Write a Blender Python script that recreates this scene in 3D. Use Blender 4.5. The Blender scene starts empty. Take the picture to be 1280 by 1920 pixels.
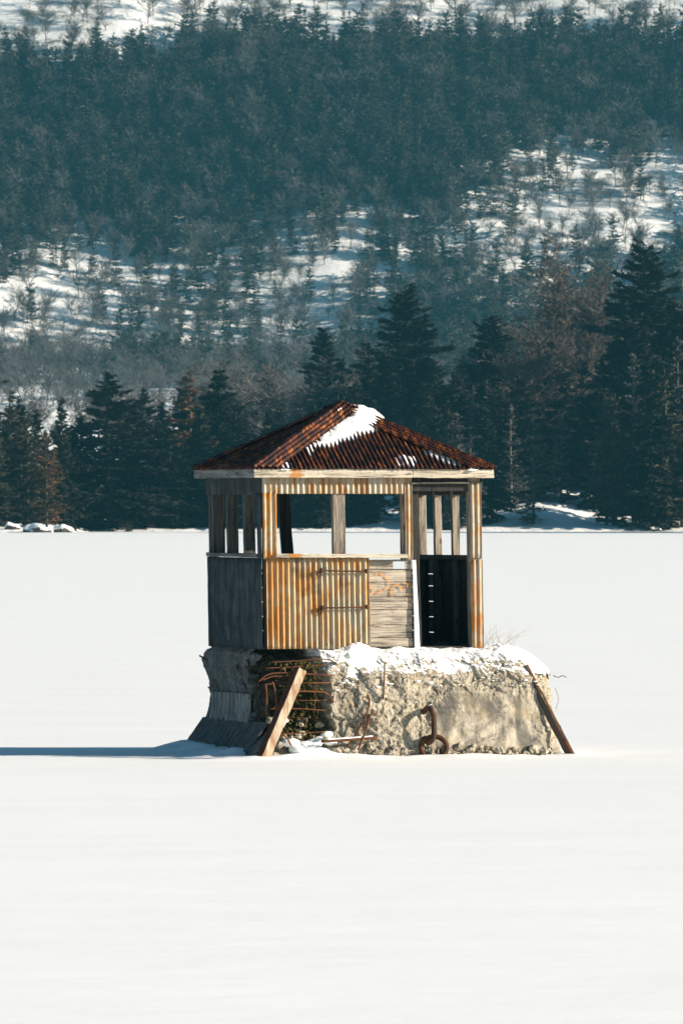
import bpy, math, random
import numpy as np
from mathutils import Vector, noise as mn
R = math.radians
C = bpy.context.scene.collection
rng = np.random.default_rng(7)

# ------------------------------------------------------------------ camera frame
CAMZ, CAMY, FPX, HPY = 3.31, -120.0, 17400.0, 940.0
A = R(14.9); CA, SA = math.cos(A), math.sin(A)
OX = -1.02                      # front left corner of the hut, world x (y = 0)
ZB = 1.40                       # underside of the hut

def wpx(px, py, D):             # world point at depth D from the camera
    return ((px-640)*D/FPX, D+CAMY, CAMZ-(py-HPY)*D/FPX)

def LP(px, py, yl):             # local hut-frame point (world z) on the plane y' = yl
    x = 1.0
    for _ in range(5):
        D = 120 + x*SA + yl*CA
        X = (px-640)*D/FPX
        x = (X - OX + yl*SA)/CA
    return Vector((x, yl, CAMZ-(py-HPY)*(120+x*SA+yl*CA)/FPX))
def fx(px, yl=0.0): return LP(px, 1000, yl).x
def fz(px, py, yl=0.0): return LP(px, py, yl).z - ZB
def ly(px, xl=0.0):             # local y' of a pixel column on the plane x' = xl
    y = 1.0
    for _ in range(5):
        D = 120 + xl*SA + y*CA
        y = (OX + xl*CA - (px-640)*D/FPX)/SA
    return y

# ------------------------------------------------------------------ node helpers
class NT:
    def __init__(s, name, bump=0):
        m = bpy.data.materials.new(name); m.use_nodes = True
        s.m = m; s.t = m.node_tree; s.b = s.t.nodes['Principled BSDF']
        s.co = s.n('ShaderNodeTexCoord').outputs['Object']
        s.b.inputs['Specular IOR Level'].default_value = 0.2
    def n(s, typ, ins=None, **pr):
        d = s.t.nodes.new(typ)
        for k, v in pr.items(): setattr(d, k, v)
        for k, v in (ins or {}).items():
            if isinstance(v, bpy.types.NodeSocket): s.t.links.new(v, d.inputs[k])
            else: d.inputs[k].default_value = v
        return d
    def vec(s, sc, off=(0,0,0)):
        v = s.n('ShaderNodeVectorMath', {0: s.co, 1: sc}, operation='MULTIPLY').outputs[0]
        return s.n('ShaderNodeVectorMath', {0: v, 1: off}, operation='ADD').outputs[0]
    def noise(s, v, scale=1, detail=5, rough=.55, dist=0):
        return s.n('ShaderNodeTexNoise', {'Vector': v, 'Scale': scale, 'Detail': detail, 'Roughness': rough, 'Distortion': dist}).outputs[0]
    def vor(s, v, scale=1, feat='F1'):
        return s.n('ShaderNodeTexVoronoi', {'Vector': v, 'Scale': scale}, feature=feat).outputs[0]
    def ramp(s, f, stops):
        d = s.n('ShaderNodeValToRGB', {0: f}); e = d.color_ramp.elements
        while len(e) < len(stops): e.new(.5)
        for k, (p, c) in enumerate(stops):
            e[k].position = p
            e[k].color = (c, c, c, 1) if not isinstance(c, tuple) else (*c, 1)
        return d.outputs[0]
    def mix(s, f, a, b, blend='MIX'):
        d = s.n('ShaderNodeMix', data_type='RGBA', blend_type=blend)
        for i, v in ((0, f), (6, a), (7, b)):
            if isinstance(v, bpy.types.NodeSocket): s.t.links.new(v, d.inputs[i])
            elif i == 0: d.inputs[0].default_value = v
            else: d.inputs[i].default_value = (*v, 1)
        return d.outputs[2]
    def mth(s, op, a, b=0.0, clamp=False):
        return s.n('ShaderNodeMath', {0: a, 1: b}, operation=op, use_clamp=clamp).outputs[0]
    def sep(s, i): return s.n('ShaderNodeSeparateXYZ', {0: s.co}).outputs[i]
    def out(s, col=None, rough=.8, bump=None, dist=.01, strength=1.0, metal=None, **kw):
        def put(k, v):
            if isinstance(v, bpy.types.NodeSocket): s.t.links.new(v, s.b.inputs[k])
            elif isinstance(v, tuple): s.b.inputs[k].default_value = (*v, 1)
            else: s.b.inputs[k].default_value = v
        put('Base Color', col); put('Roughness', rough)
        if metal is not None: put('Metallic', metal)
        for k, v in kw.items(): put(k.replace('_', ' '), v)
        if bump is not None:
            bn = s.n('ShaderNodeBump', {'Height': bump, 'Distance': dist, 'Strength': strength})
            s.t.links.new(bn.outputs[0], s.b.inputs['Normal'])
        return s.m

def wood(name, axis, light, mid, dark, seed=0, bumpd=.006, stain=None):
    g = NT(name)
    lo, hi = 2.2, 42.0
    sc = [hi, hi, hi]; sc[axis] = lo
    v = g.vec(tuple(sc), (seed, seed*1.7, seed*.6))
    grain = g.noise(v, 1, 7, .65, .6)
    sc2 = [9.0]*3; sc2[axis] = 1.3
    blot = g.noise(g.vec(tuple(sc2), (seed*3,1,2)), 1, 4, .6, .4)
    sck = [8.0]*3; sck[axis] = 3.2
    kn = g.vor(g.vec(tuple(sck), (seed+5, 3, 1)), 1)
    knot = g.ramp(kn, [(0, 1.0), (.10, .8), (.17, 0.0)])
    f = g.mth('ADD', g.mth('MULTIPLY', grain, .62), g.mth('MULTIPLY', blot, .42))
    col = g.ramp(f, [(.38, dark), (.49, mid), (.60, light), (.72, mid)])
    col = g.mix(g.mth('MULTIPLY', knot, .85), col, dark)
    crack = g.ramp(g.noise(g.vec(tuple(2.2*a for a in sc), (9, seed, 4)), 1, 3, .5), [(.30, 1.0), (.37, 0.0)])
    col = g.mix(g.mth('MULTIPLY', crack, .8), col, tuple(.35*c for c in dark))
    if stain is not None:          # rust run-off from a nail, its own patch
        dx = g.mth('MULTIPLY', g.mth('SUBTRACT', g.sep(0), stain), 9.0)
        m_ = g.mth('SUBTRACT', 1.15, g.mth('MULTIPLY', dx, dx))
        m_ = g.mth('ADD', m_, g.mth('MULTIPLY', g.mth('SUBTRACT', g.noise(g.vec((14, 14, 30)), 1, 5, .6), .5), 3.0))
        col = g.mix(g.ramp(m_, [(.45, 0.0), (.9, .85)]), col, (.42,.16,.02))
    return g.out(col, .85, g.mth('SUBTRACT', f, g.mth('MULTIPLY', crack, .5)), bumpd)

def rust_sheet(name, galv, tan, orange, brown, along=2, k=.5, rough=.5, seed=0.0, streak=1.0, grad=None):
    g = NT(name)
    def ax(hi, lo):
        v = [hi]*3; v[along] = lo; return tuple(v)
    s1 = g.noise(g.vec(ax(13, .55*streak), (seed, seed, seed)), 1, 4, .6, .3)
    s2 = g.noise(g.vec(ax(46, 3.2*streak), (seed+4, 2, 7)), 1, 6, .65, .4)
    p = g.noise(g.vec((4, 4, 3.2), (seed, 8, 2)), 1, 5, .6, .5)
    f = g.mth('ADD', g.mth('ADD', g.mth('MULTIPLY', s1, .44), g.mth('MULTIPLY', s2, .26)), g.mth('MULTIPLY', p, .40))
    f = g.mth('ADD', f, k-.5)
    if grad: f = g.mth('ADD', f, g.mth('MULTIPLY', g.mth('SUBTRACT', g.sep(0), grad[0]), grad[1]))
    col = g.ramp(f, [(.38, galv), (.50, tan), (.58, orange), (.66, orange), (.74, brown)])
    sp = g.noise(g.vec((70, 70, 46), (1, seed, 3)), 1, 4, .7)
    spf = g.ramp(sp, [(.60, 0.0), (.68, 1.0)])
    col = g.mix(g.mth('MULTIPLY', spf, .65), col, brown)
    gm_ = g.noise(g.vec((2.6, 2.6, 2.0), (seed+7, 4, 9)), 1, 6, .66, .6)
    col = g.mix(g.ramp(gm_, [(.54, 0.0), (.68, .6)]), col, tuple(.8*a for a in brown))
    col = g.mix(g.ramp(gm_, [(.32, .55), (.44, 0.0)]), col, tuple(.85*a for a in galv))
    rr = g.ramp(f, [(.4, rough), (.6, min(1, rough+.3))])
    return g.out(col, rr, g.mth('ADD', g.mth('MULTIPLY', sp, .5), s2), .003, .8, metal=g.ramp(f, [(.38, .35), (.55, 0.0)]))

def plain(name, c1, c2, scale=20, rough=.9, bumpd=.004, **kw):
    g = NT(name)
    f = g.noise(g.vec((scale,)*3), 1, 6, .65)
    return g.out(g.ramp(f, [(.35, c1), (.65, c2)]), rough, f, bumpd, **kw)

M = {}
LW, MW, DW = (.50,.42,.325), (.29,.245,.195), (.075,.066,.058)
M['wood_x'] = wood('grey_wood_along_front', 0, LW, MW, DW, 1)
M['wood_fascia'] = wood('pale_fascia_wood', 0, (.60,.525,.41), (.41,.35,.27), (.09,.08,.068), 3, .005, fx(556, -.14))
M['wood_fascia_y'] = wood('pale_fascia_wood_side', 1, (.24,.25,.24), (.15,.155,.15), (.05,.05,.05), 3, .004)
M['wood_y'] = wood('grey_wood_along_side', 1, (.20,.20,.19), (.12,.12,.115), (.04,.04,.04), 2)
M['wood_z'] = wood('grey_wood_upright', 2, (.36,.30,.235), (.185,.157,.125), (.045,.040,.035), 4)
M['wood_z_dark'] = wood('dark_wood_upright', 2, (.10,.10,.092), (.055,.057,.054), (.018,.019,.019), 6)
M['wood_in'] = wood('shade_dark_inner_wood', 2, (.045,.042,.038), (.026,.025,.023), (.01,.01,.01), 8)  # inner wood made near black, indoor shade put into the colour
M['wood_in_x'] = wood('shade_dark_inner_wood_level', 1, (.06,.055,.05), (.034,.032,.03), (.012,.012,.012), 9)  # level grain, same indoor shade painted in
M['rust_wall'] = rust_sheet('rusty_corrugated_wall', (.31,.315,.28), (.46,.355,.22), (.40,.19,.055), (.10,.042,.016), 2, .478, grad=(.65, -.055))
M['rust_post'] = rust_sheet('rusty_corner_sheet', (.30,.28,.24), (.44,.35,.23), (.45,.18,.035), (.20,.075,.02), 2, .475, seed=3.3)
M['rust_post_r'] = rust_sheet('rusty_right_corner_sheet', (.27,.27,.24), (.36,.31,.23), (.42,.16,.03), (.16,.055,.016), 2, .455, seed=11.3)
M['rust_head'] = rust_sheet('rusty_header_sheet', (.36,.34,.29), (.48,.40,.29), (.32,.18,.08), (.14,.08,.04), 2, .49, seed=5.1)
M['side_sheet'] = rust_sheet('shade_dark_side_sheet', (.12,.14,.145), (.052,.068,.075), (.032,.042,.047), (.022,.028,.03), 2, .5, seed=8.1)  # side sheets darkened and blued, shade put into their colour
M['iron'] = rust_sheet('rusty_iron', (.045,.026,.02), (.06,.030,.019), (.11,.045,.018), (.022,.013,.010), 2, .5, .7, seed=2.0)
M['rebar'] = rust_sheet('rusty_rebar', (.06,.030,.019), (.09,.040,.021), (.16,.062,.022), (.028,.015,.010), 0, .5, .75, seed=6.0)
M['beam_pale'] = rust_sheet('pale_flaking_steel', (.50,.43,.34), (.40,.32,.225), (.24,.14,.08), (.09,.05,.03), 2, .46, .8, seed=4.0)
M['beam_grey'] = rust_sheet('grey_rusty_steel', (.10,.10,.095), (.085,.075,.065), (.12,.055,.028), (.05,.026,.018), 2, .46, .8, seed=9.0)
M['white_paint'] = plain('worn_white_paint', (.74,.72,.68), (.84,.82,.78), 14, .6, .002)
M['board_dark'] = wood('dark_apron_board', 2, (.15,.15,.14), (.07,.073,.073), (.02,.021,.022), 14)  # apron boards, darker than the form boards above them
M['board'] = wood('weathered_form_board', 2, (.40,.385,.35), (.17,.165,.155), (.045,.04,.036), 12)

g = NT('rusty_roof_sheet')
ru, rv = 1, 1
s1 = g.noise(g.vec((15, 4.5, 3)), 1, 6, .62, .4)
s2 = g.noise(g.vec((52, 20, 14), (3, 1, 2)), 1, 5, .7, .3)
f = g.mth('ADD', g.mth('MULTIPLY', s1, .6), g.mth('MULTIPLY', s2, .45))
col = g.ramp(f, [(.38, (.008,.005,.006)), (.50, (.024,.010,.009)), (.57, (.10,.028,.012)), (.625, (.30,.095,.017)), (.70, (.48,.20,.045))])
M['roof'] = g.out(col, .62, s2, .004, .7)

# concrete: broken aggregate, cast face and stains
g = NT('broken_concrete')
n1 = g.noise(g.vec((2.4, 2.4, 2.4)), 1, 6, .6, .3)
n2 = g.noise(g.vec((17, 17, 17)), 1, 6, .7)
v1 = g.vor(g.vec((24, 24, 24)), 1)
f = g.mth('ADD', g.mth('MULTIPLY', n1, .45), g.mth('ADD', g.mth('MULTIPLY', n2, .45), g.mth('MULTIPLY', v1, .12)))
col = g.ramp(f, [(.36, (.065,.057,.048)), (.44, (.26,.225,.175)), (.53, (.46,.40,.305)), (.66, (.62,.55,.45))])
st = g.noise(g.vec((4, 4, 1.6), (3, 2, 1)), 1, 5, .6, .3)
stf = g.ramp(st, [(.48, 0.0), (.57, .85)])
att = g.n('ShaderNodeAttribute', attribute_name='cast').outputs['Fac']
cast = g.ramp(g.noise(g.vec((6, 6, 4), (5, 1, 1)), 1, 8, .68, .3), [(.36, (.12,.11,.09)), (.47, (.31,.27,.21)), (.60, (.52,.45,.35))])
castm = g.mix(g.mth('MULTIPLY', stf, .9), cast, (.10,.094,.085))
col = g.mix(att, col, castm)
yel = g.ramp(g.noise(g.vec((3.2,3.2,3.2), (8,4,2)), 1, 4, .6), [(.54, 0.0), (.68, .4)])
col = g.mix(yel, col, (.36,.27,.14))
ck = g.mth('ABSOLUTE', g.mth('SUBTRACT', g.noise(g.vec((1.7,1.7,2.1), (6,2,9)), 1, 5, .6, .5), .5))
col = g.mix(g.ramp(ck, [(.003, .55), (.010, 0.0)]), col, (.04,.035,.03))
nzz = g.n('ShaderNodeSeparateXYZ', {0: g.n('ShaderNodeNewGeometry').outputs['Normal']}).outputs[2]
dust = g.mth('ADD', g.mth('MULTIPLY', nzz, .55), g.mth('MULTIPLY', g.noise(g.vec((5,5,5), (1,7,3)), 1, 5, .65), .8))
dust = g.mth('ADD', dust, g.mth('MULTIPLY', g.mth('SUBTRACT', g.sep(2), 1.05), 1.0))
dust = g.ramp(dust, [(.71, 0.0), (.80, 1.0)])
side_shade = g.n('ShaderNodeAttribute', attribute_name='side').outputs['Fac']
col = g.mix(g.mth('MULTIPLY', side_shade, .85), col, g.ramp(f, [(.38, (.05,.055,.057)), (.50, (.11,.12,.125)), (.64, (.2,.21,.21))]))  # left face painted darker and bluer, its shade put into the colour
col = g.mix(g.mth('MULTIPLY', dust, g.mth('SUBTRACT', 1.0, side_shade)), col, (.86,.86,.85))
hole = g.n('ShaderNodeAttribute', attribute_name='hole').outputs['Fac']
col = g.mix(g.mth('MULTIPLY', hole, .92), col, g.ramp(n2, [(.40, (.016,.014,.010)), (.60, (.07,.058,.036))]))  # recess painted near black: its shade put into the mossy soil colour
n3 = g.noise(g.vec((36, 36, 30)), 1, 8, .8)
bh = g.mth('MULTIPLY', g.mth('ADD', g.mth('ADD', n2, g.mth('MULTIPLY', n3, .8)), g.mth('MULTIPLY', v1, .25)), g.mth('SUBTRACT', 1.0, g.mth('MULTIPLY', att, .75)))
M['concrete'] = g.out(col, .92, bh, .026, 1.0)

def snow_mat(name, scale, bd, lo=.86, hi=.90):
    g = NT(name)
    a = g.noise(g.vec(scale), 1, 6, .6)
    b = g.noise(g.vec(tuple(9*x for x in scale), (4, 2, 1)), 1, 4, .6)
    h = g.mth('ADD', a, g.mth('MULTIPLY', b, .25))
    c = g.ramp(a, [(.3, (lo, lo, lo*.985)), (.7, (hi, hi, hi*.985))])
    return g.out(c, .7, h, bd, 1.0)
M['snow_lake'] = snow_mat('lake_snow', (.16, .45, .9), .045, .825, .865)
M['snow'] = snow_mat('drift_snow', (14, 14, 14), .012, .84, .89)
M['moss'] = plain('dry_moss', (.022,.022,.008), (.13,.105,.022), 30, .9, .004)
M['straw'] = plain('dry_straw', (.45,.34,.20), (.55,.43,.28), 30)
g = NT('orange_spray_paint')
nz = g.noise(g.vec((30, 30, 70)), 1, 5, .6)
g.out(g.ramp(nz, [(.35, (.52,.20,.06)), (.65, (.72,.31,.07))]), .7, Alpha=g.ramp(nz, [(.38, .05), (.58, .9)]))
M['paint'] = g.m

def needle(name, c1, c2):
    g = NT(name)
    r = g.n('ShaderNodeObjectInfo').outputs['Random']
    f = g.noise(g.vec((.55,)*3), 1, 4, .6)
    col = g.ramp(f, [(.36, c1), (.64, c2)])
    col = g.mix(g.mth('MULTIPLY', r, .55), col, tuple(.55*a+.012 for a in c1))
    return g.out(col, .8)
M['needle_dark'] = needle('dark_needles', (.018,.022,.018), (.045,.046,.034))
M['needle_olive'] = needle('olive_needles', (.060,.062,.040), (.125,.105,.062))
M['needle_rust'] = needle('rusty_needles', (.085,.060,.036), (.24,.125,.05))
M['needle_grey'] = needle('grey_twigs', (.074,.071,.071), (.165,.15,.14))
M['needle_hill'] = needle('hill_needles', (.026,.034,.028), (.16,.145,.105))
M['bark'] = plain('dark_bark', (.05,.042,.034), (.11,.09,.07), 3)
M['bark_pale'] = plain('pale_bark', (.10,.088,.078), (.20,.175,.15), 3)
M['twig_rust'] = plain('rusty_twigs', (.075,.058,.050), (.135,.10,.08), 1)

# hill snow with rock outcrops
g = NT('hill_snow')
a = g.noise(g.vec((.05, .05, .09)), 1, 7, .62, .4)
b = g.noise(g.vec((.25, .25, .7), (2, 7, 3)), 1, 6, .65)
f = g.mth('ADD', g.mth('MULTIPLY', a, .6), g.mth('MULTIPLY', b, .4))
rock = g.ramp(f, [(.545, 0.0), (.60, .85)])
col = g.mix(rock, (.84,.835,.815), g.ramp(b, [(.4, (.07,.065,.06)), (.6, (.2,.19,.17))]))
M['hill'] = g.out(col, .85, b, .6, .8)

# ------------------------------------------------------------------ mesh helpers
def link_mesh(name, V, F, mat, parent=None, smooth=False, mats=None, mi=None, loc=None, rz=0):
    me = bpy.data.meshes.new(name)
    V = np.asarray(V, dtype=np.float32).reshape(-1, 3)
    if isinstance(F, np.ndarray):
        k = F.shape[1]; m = len(F)
        me.vertices.add(len(V)); me.vertices.foreach_set('co', V.ravel())
        me.loops.add(m*k); me.loops.foreach_set('vertex_index', F.astype(np.int32).ravel())
        me.polygons.add(m); me.polygons.foreach_set('loop_start', np.arange(m, dtype=np.int32)*k)
        me.update(calc_edges=True)
    else:
        me.from_pydata([tuple(map(float, v)) for v in V], [], F)
    for x in (mats or [mat]): me.materials.append(x)
    if mi is not None: me.polygons.foreach_set('material_index', np.asarray(mi, dtype=np.int32))
    me.polygons.foreach_set('use_smooth', np.full(len(me.polygons), smooth, dtype=bool))
    me.update(); me.validate()
    o = bpy.data.objects.new(name, me); C.objects.link(o)
    if parent: o.parent = parent
    if loc: o.location = loc
    o.rotation_euler.z = rz
    return o

def tag(o, label=None, cat=None, group=None, kind=None):
    for k, v in (('label', label), ('category', cat), ('group', group), ('kind', kind)):
        if v: o[k] = v
    return o
def empty(name, loc, rz=0):
    o = bpy.data.objects.new(name, None); C.objects.link(o)
    o.location = loc; o.rotation_euler.z = rz; o.empty_display_size = .2
    return o

class MB:
    """collects planks, tubes and sheets as one mesh"""
    def __init__(s): s.V = []; s.F = []
    def add(s, V, F):
        b = len(s.V); s.V += [Vector(v) for v in V]; s.F += [tuple(i+b for i in f) for f in F]
        return s
    def plank(s, p0, p1, w, t, seg=10, jit=.002, bev=.004, seed=0, taper=1.0):
        """bar from p0 to p1; w, t: full width and thickness vectors"""
        p0, p1, w, t = Vector(p0), Vector(p1), Vector(w), Vector(t)
        rd = random.Random(seed*97+3)
        W, T = w.length/2, t.length/2; wu, tu = w.normalized(), t.normalized()
        bev = min(bev, W*.4, T*.4)
        ring = [(-W+bev,-T),(W-bev,-T),(W,-T+bev),(W,T-bev),(W-bev,T),(-W+bev,T),(-W,T-bev),(-W,-T+bev)]
        V = []; ax = (p1-p0).normalized()
        ph = rd.uniform(0, 50)
        for k in range(seg+1):
            q = p0.lerp(p1, k/seg)
            sc = 1+(taper-1)*k/seg
            q = q + wu*(mn.noise((ph, k*.35, 0))*jit*1.5) + tu*(mn.noise((ph, 9, k*.35))*jit)
            for i, (a, b) in enumerate(ring):
                e = ax*(rd.uniform(-1, 1)*jit*1.6) if k in (0, seg) else Vector()
                V.append(q + wu*(a*sc+rd.uniform(-1,1)*jit*.5) + tu*(b+rd.uniform(-1,1)*jit*.3) + e)
        F = []
        for k in range(seg):
            for i in range(8):
                j = (i+1) % 8
                F.append((k*8+i, k*8+j, (k+1)*8+j, (k+1)*8+i))
        F.append(tuple(reversed(range(8)))); F.append(tuple(seg*8+i for i in range(8)))
        return s.add(V, F)
    def tube(s, pts, r, n=8, r1=None, closed=False):
        pts = [Vector(p) for p in pts]; m = len(pts); V = []
        r1 = r if r1 is None else r1
        up = None
        for k, p in enumerate(pts):
            a = pts[(k-1) % m] if closed or k else p; b = pts[(k+1) % m] if closed or k < m-1 else p
            d = (b-a).normalized()
            if up is None: up = d.orthogonal().normalized()
            up = (up - d*up.dot(d)).normalized(); sd = d.cross(up)
            rr = r+(r1-r)*k/max(1, m-1)
            V += [p + (up*math.cos(2*math.pi*i/n) + sd*math.sin(2*math.pi*i/n))*rr for i in range(n)]
        F = []
        for k in range(m if closed else m-1):
            k2 = (k+1) % m
            F += [(k*n+i, k*n+(i+1) % n, k2*n+(i+1) % n, k2*n+i) for i in range(n)]
        if not closed: F += [tuple(reversed(range(n))), tuple((m-1)*n+i for i in range(n))]
        return s.add(V, F)
    def ball(s, c, r, nu=10, nv=6, sq=(1,1,1)):
        c = Vector(c); V = []; F = []
        for j in range(nv+1):
            th = math.pi*j/nv
            for i in range(nu):
                ph = 2*math.pi*i/nu
                V.append(c+Vector((math.sin(th)*math.cos(ph)*r*sq[0], math.sin(th)*math.sin(ph)*r*sq[1], math.cos(th)*r*sq[2])))
        for j in range(nv):
            F += [(j*nu+i, (j+1)*nu+i, (j+1)*nu+(i+1) % nu, j*nu+(i+1) % nu) for i in range(nu)]
        return s.add(V, F)
    def grid(s, nu, nv, fn, keep=None):
        V = [fn(i, j) for j in range(nv+1) for i in range(nu+1)]
        F = []
        for j in range(nv):
            for i in range(nu):
                if keep is None or keep(i, j):
                    a = j*(nu+1)+i; F.append((a, a+1, a+nu+2, a+nu+1))
        return s.add(V, F)
    def build(s, name, mat, parent=None, smooth=False, warp=None, solid=0):
        V = [warp(v) for v in s.V] if warp else s.V
        o = link_mesh(name, [tuple(v) for v in V], s.F, mat, parent, smooth)
        if solid:
            md = o.modifiers.new('thickness', 'SOLIDIFY'); md.thickness = solid; md.offset = 0
        return o

def smooth(pts, n=6):
    """Catmull-Rom through the points"""
    pts = [Vector(p) for p in pts]
    if len(pts) < 3: return pts
    P = [pts[0]*2-pts[1]]+pts+[pts[-1]*2-pts[-2]]; out = []
    for i in range(1, len(P)-2):
        a, b, c, d = P[i-1:i+3]
        for k in range(n):
            t = k/n
            out.append(.5*((2*b)+(c-a)*t+(2*a-5*b+4*c-d)*t*t+(3*b-a-3*c+d)*t**3))
    return out+[pts[-1]]
def sst(a, b, x):
    t = max(0.0, min(1.0, (x-a)/(b-a))); return t*t*(3-2*t)
def lerpt(tab, x):
    if x <= tab[0][0]: return tab[0][1]
    for (a, va), (b, vb) in zip(tab, tab[1:]):
        if x <= b: return va+(vb-va)*(x-a)/(b-a)
    return tab[-1][1]

# ------------------------------------------------------------------ THE HUT
hut = empty('watch_hut', (OX, 0, ZB), A)
tag(hut, 'small derelict watch hut of rusty corrugated sheet standing on the broken concrete block', 'hut')
S = 2.92
def lean(v): return Vector((v.x + .034*(1-v.z/2.18), v.y, v.z))
Z1 = 1.185                                   # sill height
ZT = fz(600, 896)                            # underside of the fascia

def hb(mb, name, mat, parent=hut, smooth_=False, solid=0): return mb.build(name, M[mat], parent, smooth_, lean, solid)

def corr(u0, u1, z0, z1, pitch, amp, place, name, mat, parent=hut, seed=0, nz=14, ragged=.004, phase=0.0, cut=None):
    nu = max(8, int((u1-u0)/pitch*12)); mb = MB()
    def fn(i, j):
        u = u0+(u1-u0)*i/nu; t = j/nz
        zz = z0+(z1-z0)*t
        if j == 0: zz += ragged*(mn.noise((u*9, seed, 1))+.6*mn.noise((u*40, seed, 4)))
        if cut and j == 0: zz += cut(u)
        du = .006*mn.noise((u*3, zz*1.3, seed))
        h = amp*math.sin(2*math.pi*(u+du)/pitch+phase)*(1+.25*mn.noise((u*5, zz*2.2, seed+3))) + .010*mn.noise((u*2.2, zz*2, seed+8)) + .003*mn.noise((u*8, zz*7, seed+2))
        return place(u, h, zz)
    mb.grid(nu, nz, fn)
    return hb(mb, name, mat, parent, True, .0016)
front = lambda off: (lambda u, h, z: Vector((u, -off-h, z)))
left = lambda off: (lambda u, h, z: Vector((-off-h, u, z)))
rightw = lambda off: (lambda u, h, z: Vector((S+off+h, u, z)))
back = lambda off: (lambda u, h, z: Vector((u, S+off+h, z)))
PI = .0735
# front wall
xL, xR = 0.0, S
corr(fx(495), fx(601), .0, fz(590, 1045), PI, .0180, front(.030), 'wall_panel', 'rust_wall', seed=17, nz=26)
panel = corr(fx(598), fx(688), -.004, fz(590, 1045), PI, .0180, front(.0345), 'wall_panel', 'rust_wall', seed=1,
             nz=26, ragged=.007, cut=lambda u: .13*sst(fx(655), fx(690), u))
corr(-.012, fx(516), fz(500, 1048)-.0, fz(500, 924), PI, .0125, front(.034), 'corner_sheet', 'rust_post', seed=2, phase=.6)
corr(-.012, fx(770), fz(600, 926), ZT+.06, PI, .0125, front(.026), 'header_sheet', 'rust_head', seed=3, ragged=.003)
corr(fx(757), fx(770.5), fz(765, 1048), fz(765, 906), PI*.8, .010, front(.036), 'jamb_sheet', 'rust_post', seed=4, phase=2.0, ragged=.006)
corr(fx(879), fx(900), fz(890, 1047), fz(890, 903), PI*.95, .012, front(.030), 'corner_sheet', 'rust_post_r', seed=5, phase=1.2)
corr(fx(878), fx(900.5), -.0, fz(890, 1049), PI*.95, .012, front(.038), 'corner_sheet', 'rust_post_r', seed=6, phase=.3, ragged=.012)

def post(x0, x1, y0, y1, z0, z1, mat, seed, dx=0.0, name='post', parent=hut):
    mb = MB(); cx, cy = (x0+x1)/2, (y0+y1)/2
    mb.plank((cx+dx, cy, z0), (cx, cy, z1), (x1-x0, 0, 0), (0, y1-y0, 0), 10, .003, .006, seed)
    return hb(mb, name, mat)
post(.004, .125, .012, .10, .0, ZT+.02, 'wood_z_dark', 1)
post(fx(622.5), fx(645.5), -.012, .085, Z1+.012, fz(630, 924)+.02, 'wood_z', 2, .004)
post(fx(751), fx(771), -.008, .085, fz(760, 1050)+.005, ZT+.02, 'wood_z', 3)
post(fx(876.5), fx(899), -.010, .105, -.01, ZT+.02, 'wood_z', 4)
# dark inner jamb at the doorway
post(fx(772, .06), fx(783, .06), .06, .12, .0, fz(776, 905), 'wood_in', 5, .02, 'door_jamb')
mb = MB(); mb.plank((fx(776.6), -.012, .005), (fx(773.0), -.006, fz(773, 1050)), (.072, 0, 0), (0, .03, 0), 10, .002, .006, 3, .62)
hb(mb, 'door_edge_board', 'white_paint')['label'] = 'white painted board at the left side of the doorway'
# sill
mb = MB(); mb.plank((fx(512), -.045, fz(512, 1042)), (fx(757), -.040, fz(757, 1042.5)), (0, .16, 0), (0, 0, .05), 24, .003, .006, 5)
hb(mb, 'window_sill', 'wood_fascia')
# door lintel and batten
mb = MB(); mb.plank((fx(772), .05, fz(775, 909)), (fx(880), .05, fz(878, 909)), (0, 0, .17), (0, .08, 0), 12, .003, .005, 6)
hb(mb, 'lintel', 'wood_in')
mb = MB(); mb.plank((fx(771), -.012, fz(775, 906)), (fx(878), -.012, fz(878, 905)), (0, 0, .022), (0, .03, 0), 12, .002, .003, 7)
hb(mb, 'door_batten', 'wood_x')
# plank infill left of the door
pl = MB(); ys = [1049, 1068, 1091.5, 1119.5, 1143, 1172, 1196, 1217]
xa, xb = fx(684), fx(769.5)
for k in range(7):
    z1, z0 = fz(730, ys[k])-.003, fz(730, ys[k+1])+.003
    w = z1-z0; zc = (z0+z1)/2; yy = .028+.006*((k*37) % 3)
    def bd(a, b, zc=zc, w=w, yy=yy, sd=k): pl.plank((a, yy, zc), (b, yy, zc+.002), (0, 0, w), (0, .024, 0), 14, .0025, .004, 20+sd)
    if k == 0:
        bd(xa, fx(735)); bd(fx(758.5), xb)
        zt = fz(745, 1049); zb_ = fz(745, 1053)
        bd(fx(735)+.003, fx(758.5)-.003, (zt+zb_)/2, zt-zb_-.002)
    else: bd(xa, xb)
planks = hb(pl, 'plank_panel', 'wood_x')
gm = MB()
def stroke(pts, w):
    P = smooth([LP(680+x/10.664, 1040+y/10.664, .012) for x, y in pts], 6); n = len(P); V = []
    for k, p in enumerate(P):
        d = (P[min(n-1, k+1)]-P[max(0, k-1)]).normalized(); sd = Vector((-d.z, 0, d.x))
        ww = w*.5*(.75+.5*abs(mn.noise((k*.4, w*50, 1))))
        for q in (-1, 1):
            V.append(Vector((p.x, .0085-.0006*(k % 2), p.z-ZB))+sd*(ww*q))
    gm.add(V, [(2*k, 2*k+1, 2*k+3, 2*k+2) for k in range(n-1)])
stroke([(195,400),(280,378),(390,418),(455,490),(490,560),(470,640),(400,690),(300,725),(238,790)], .030)
stroke([(238,790),(320,760)], .02)
stroke([(90,650),(150,640),(178,690),(160,770),(90,800)], .026)
stroke([(545,845),(548,720),(600,610),(655,598),(710,645),(770,730)], .032)
stroke([(548,845),(550,640)], .028)
stroke([(775,540),(850,590),(950,585)], .026); stroke([(860,600),(850,650),(940,640)], .018)
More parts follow.
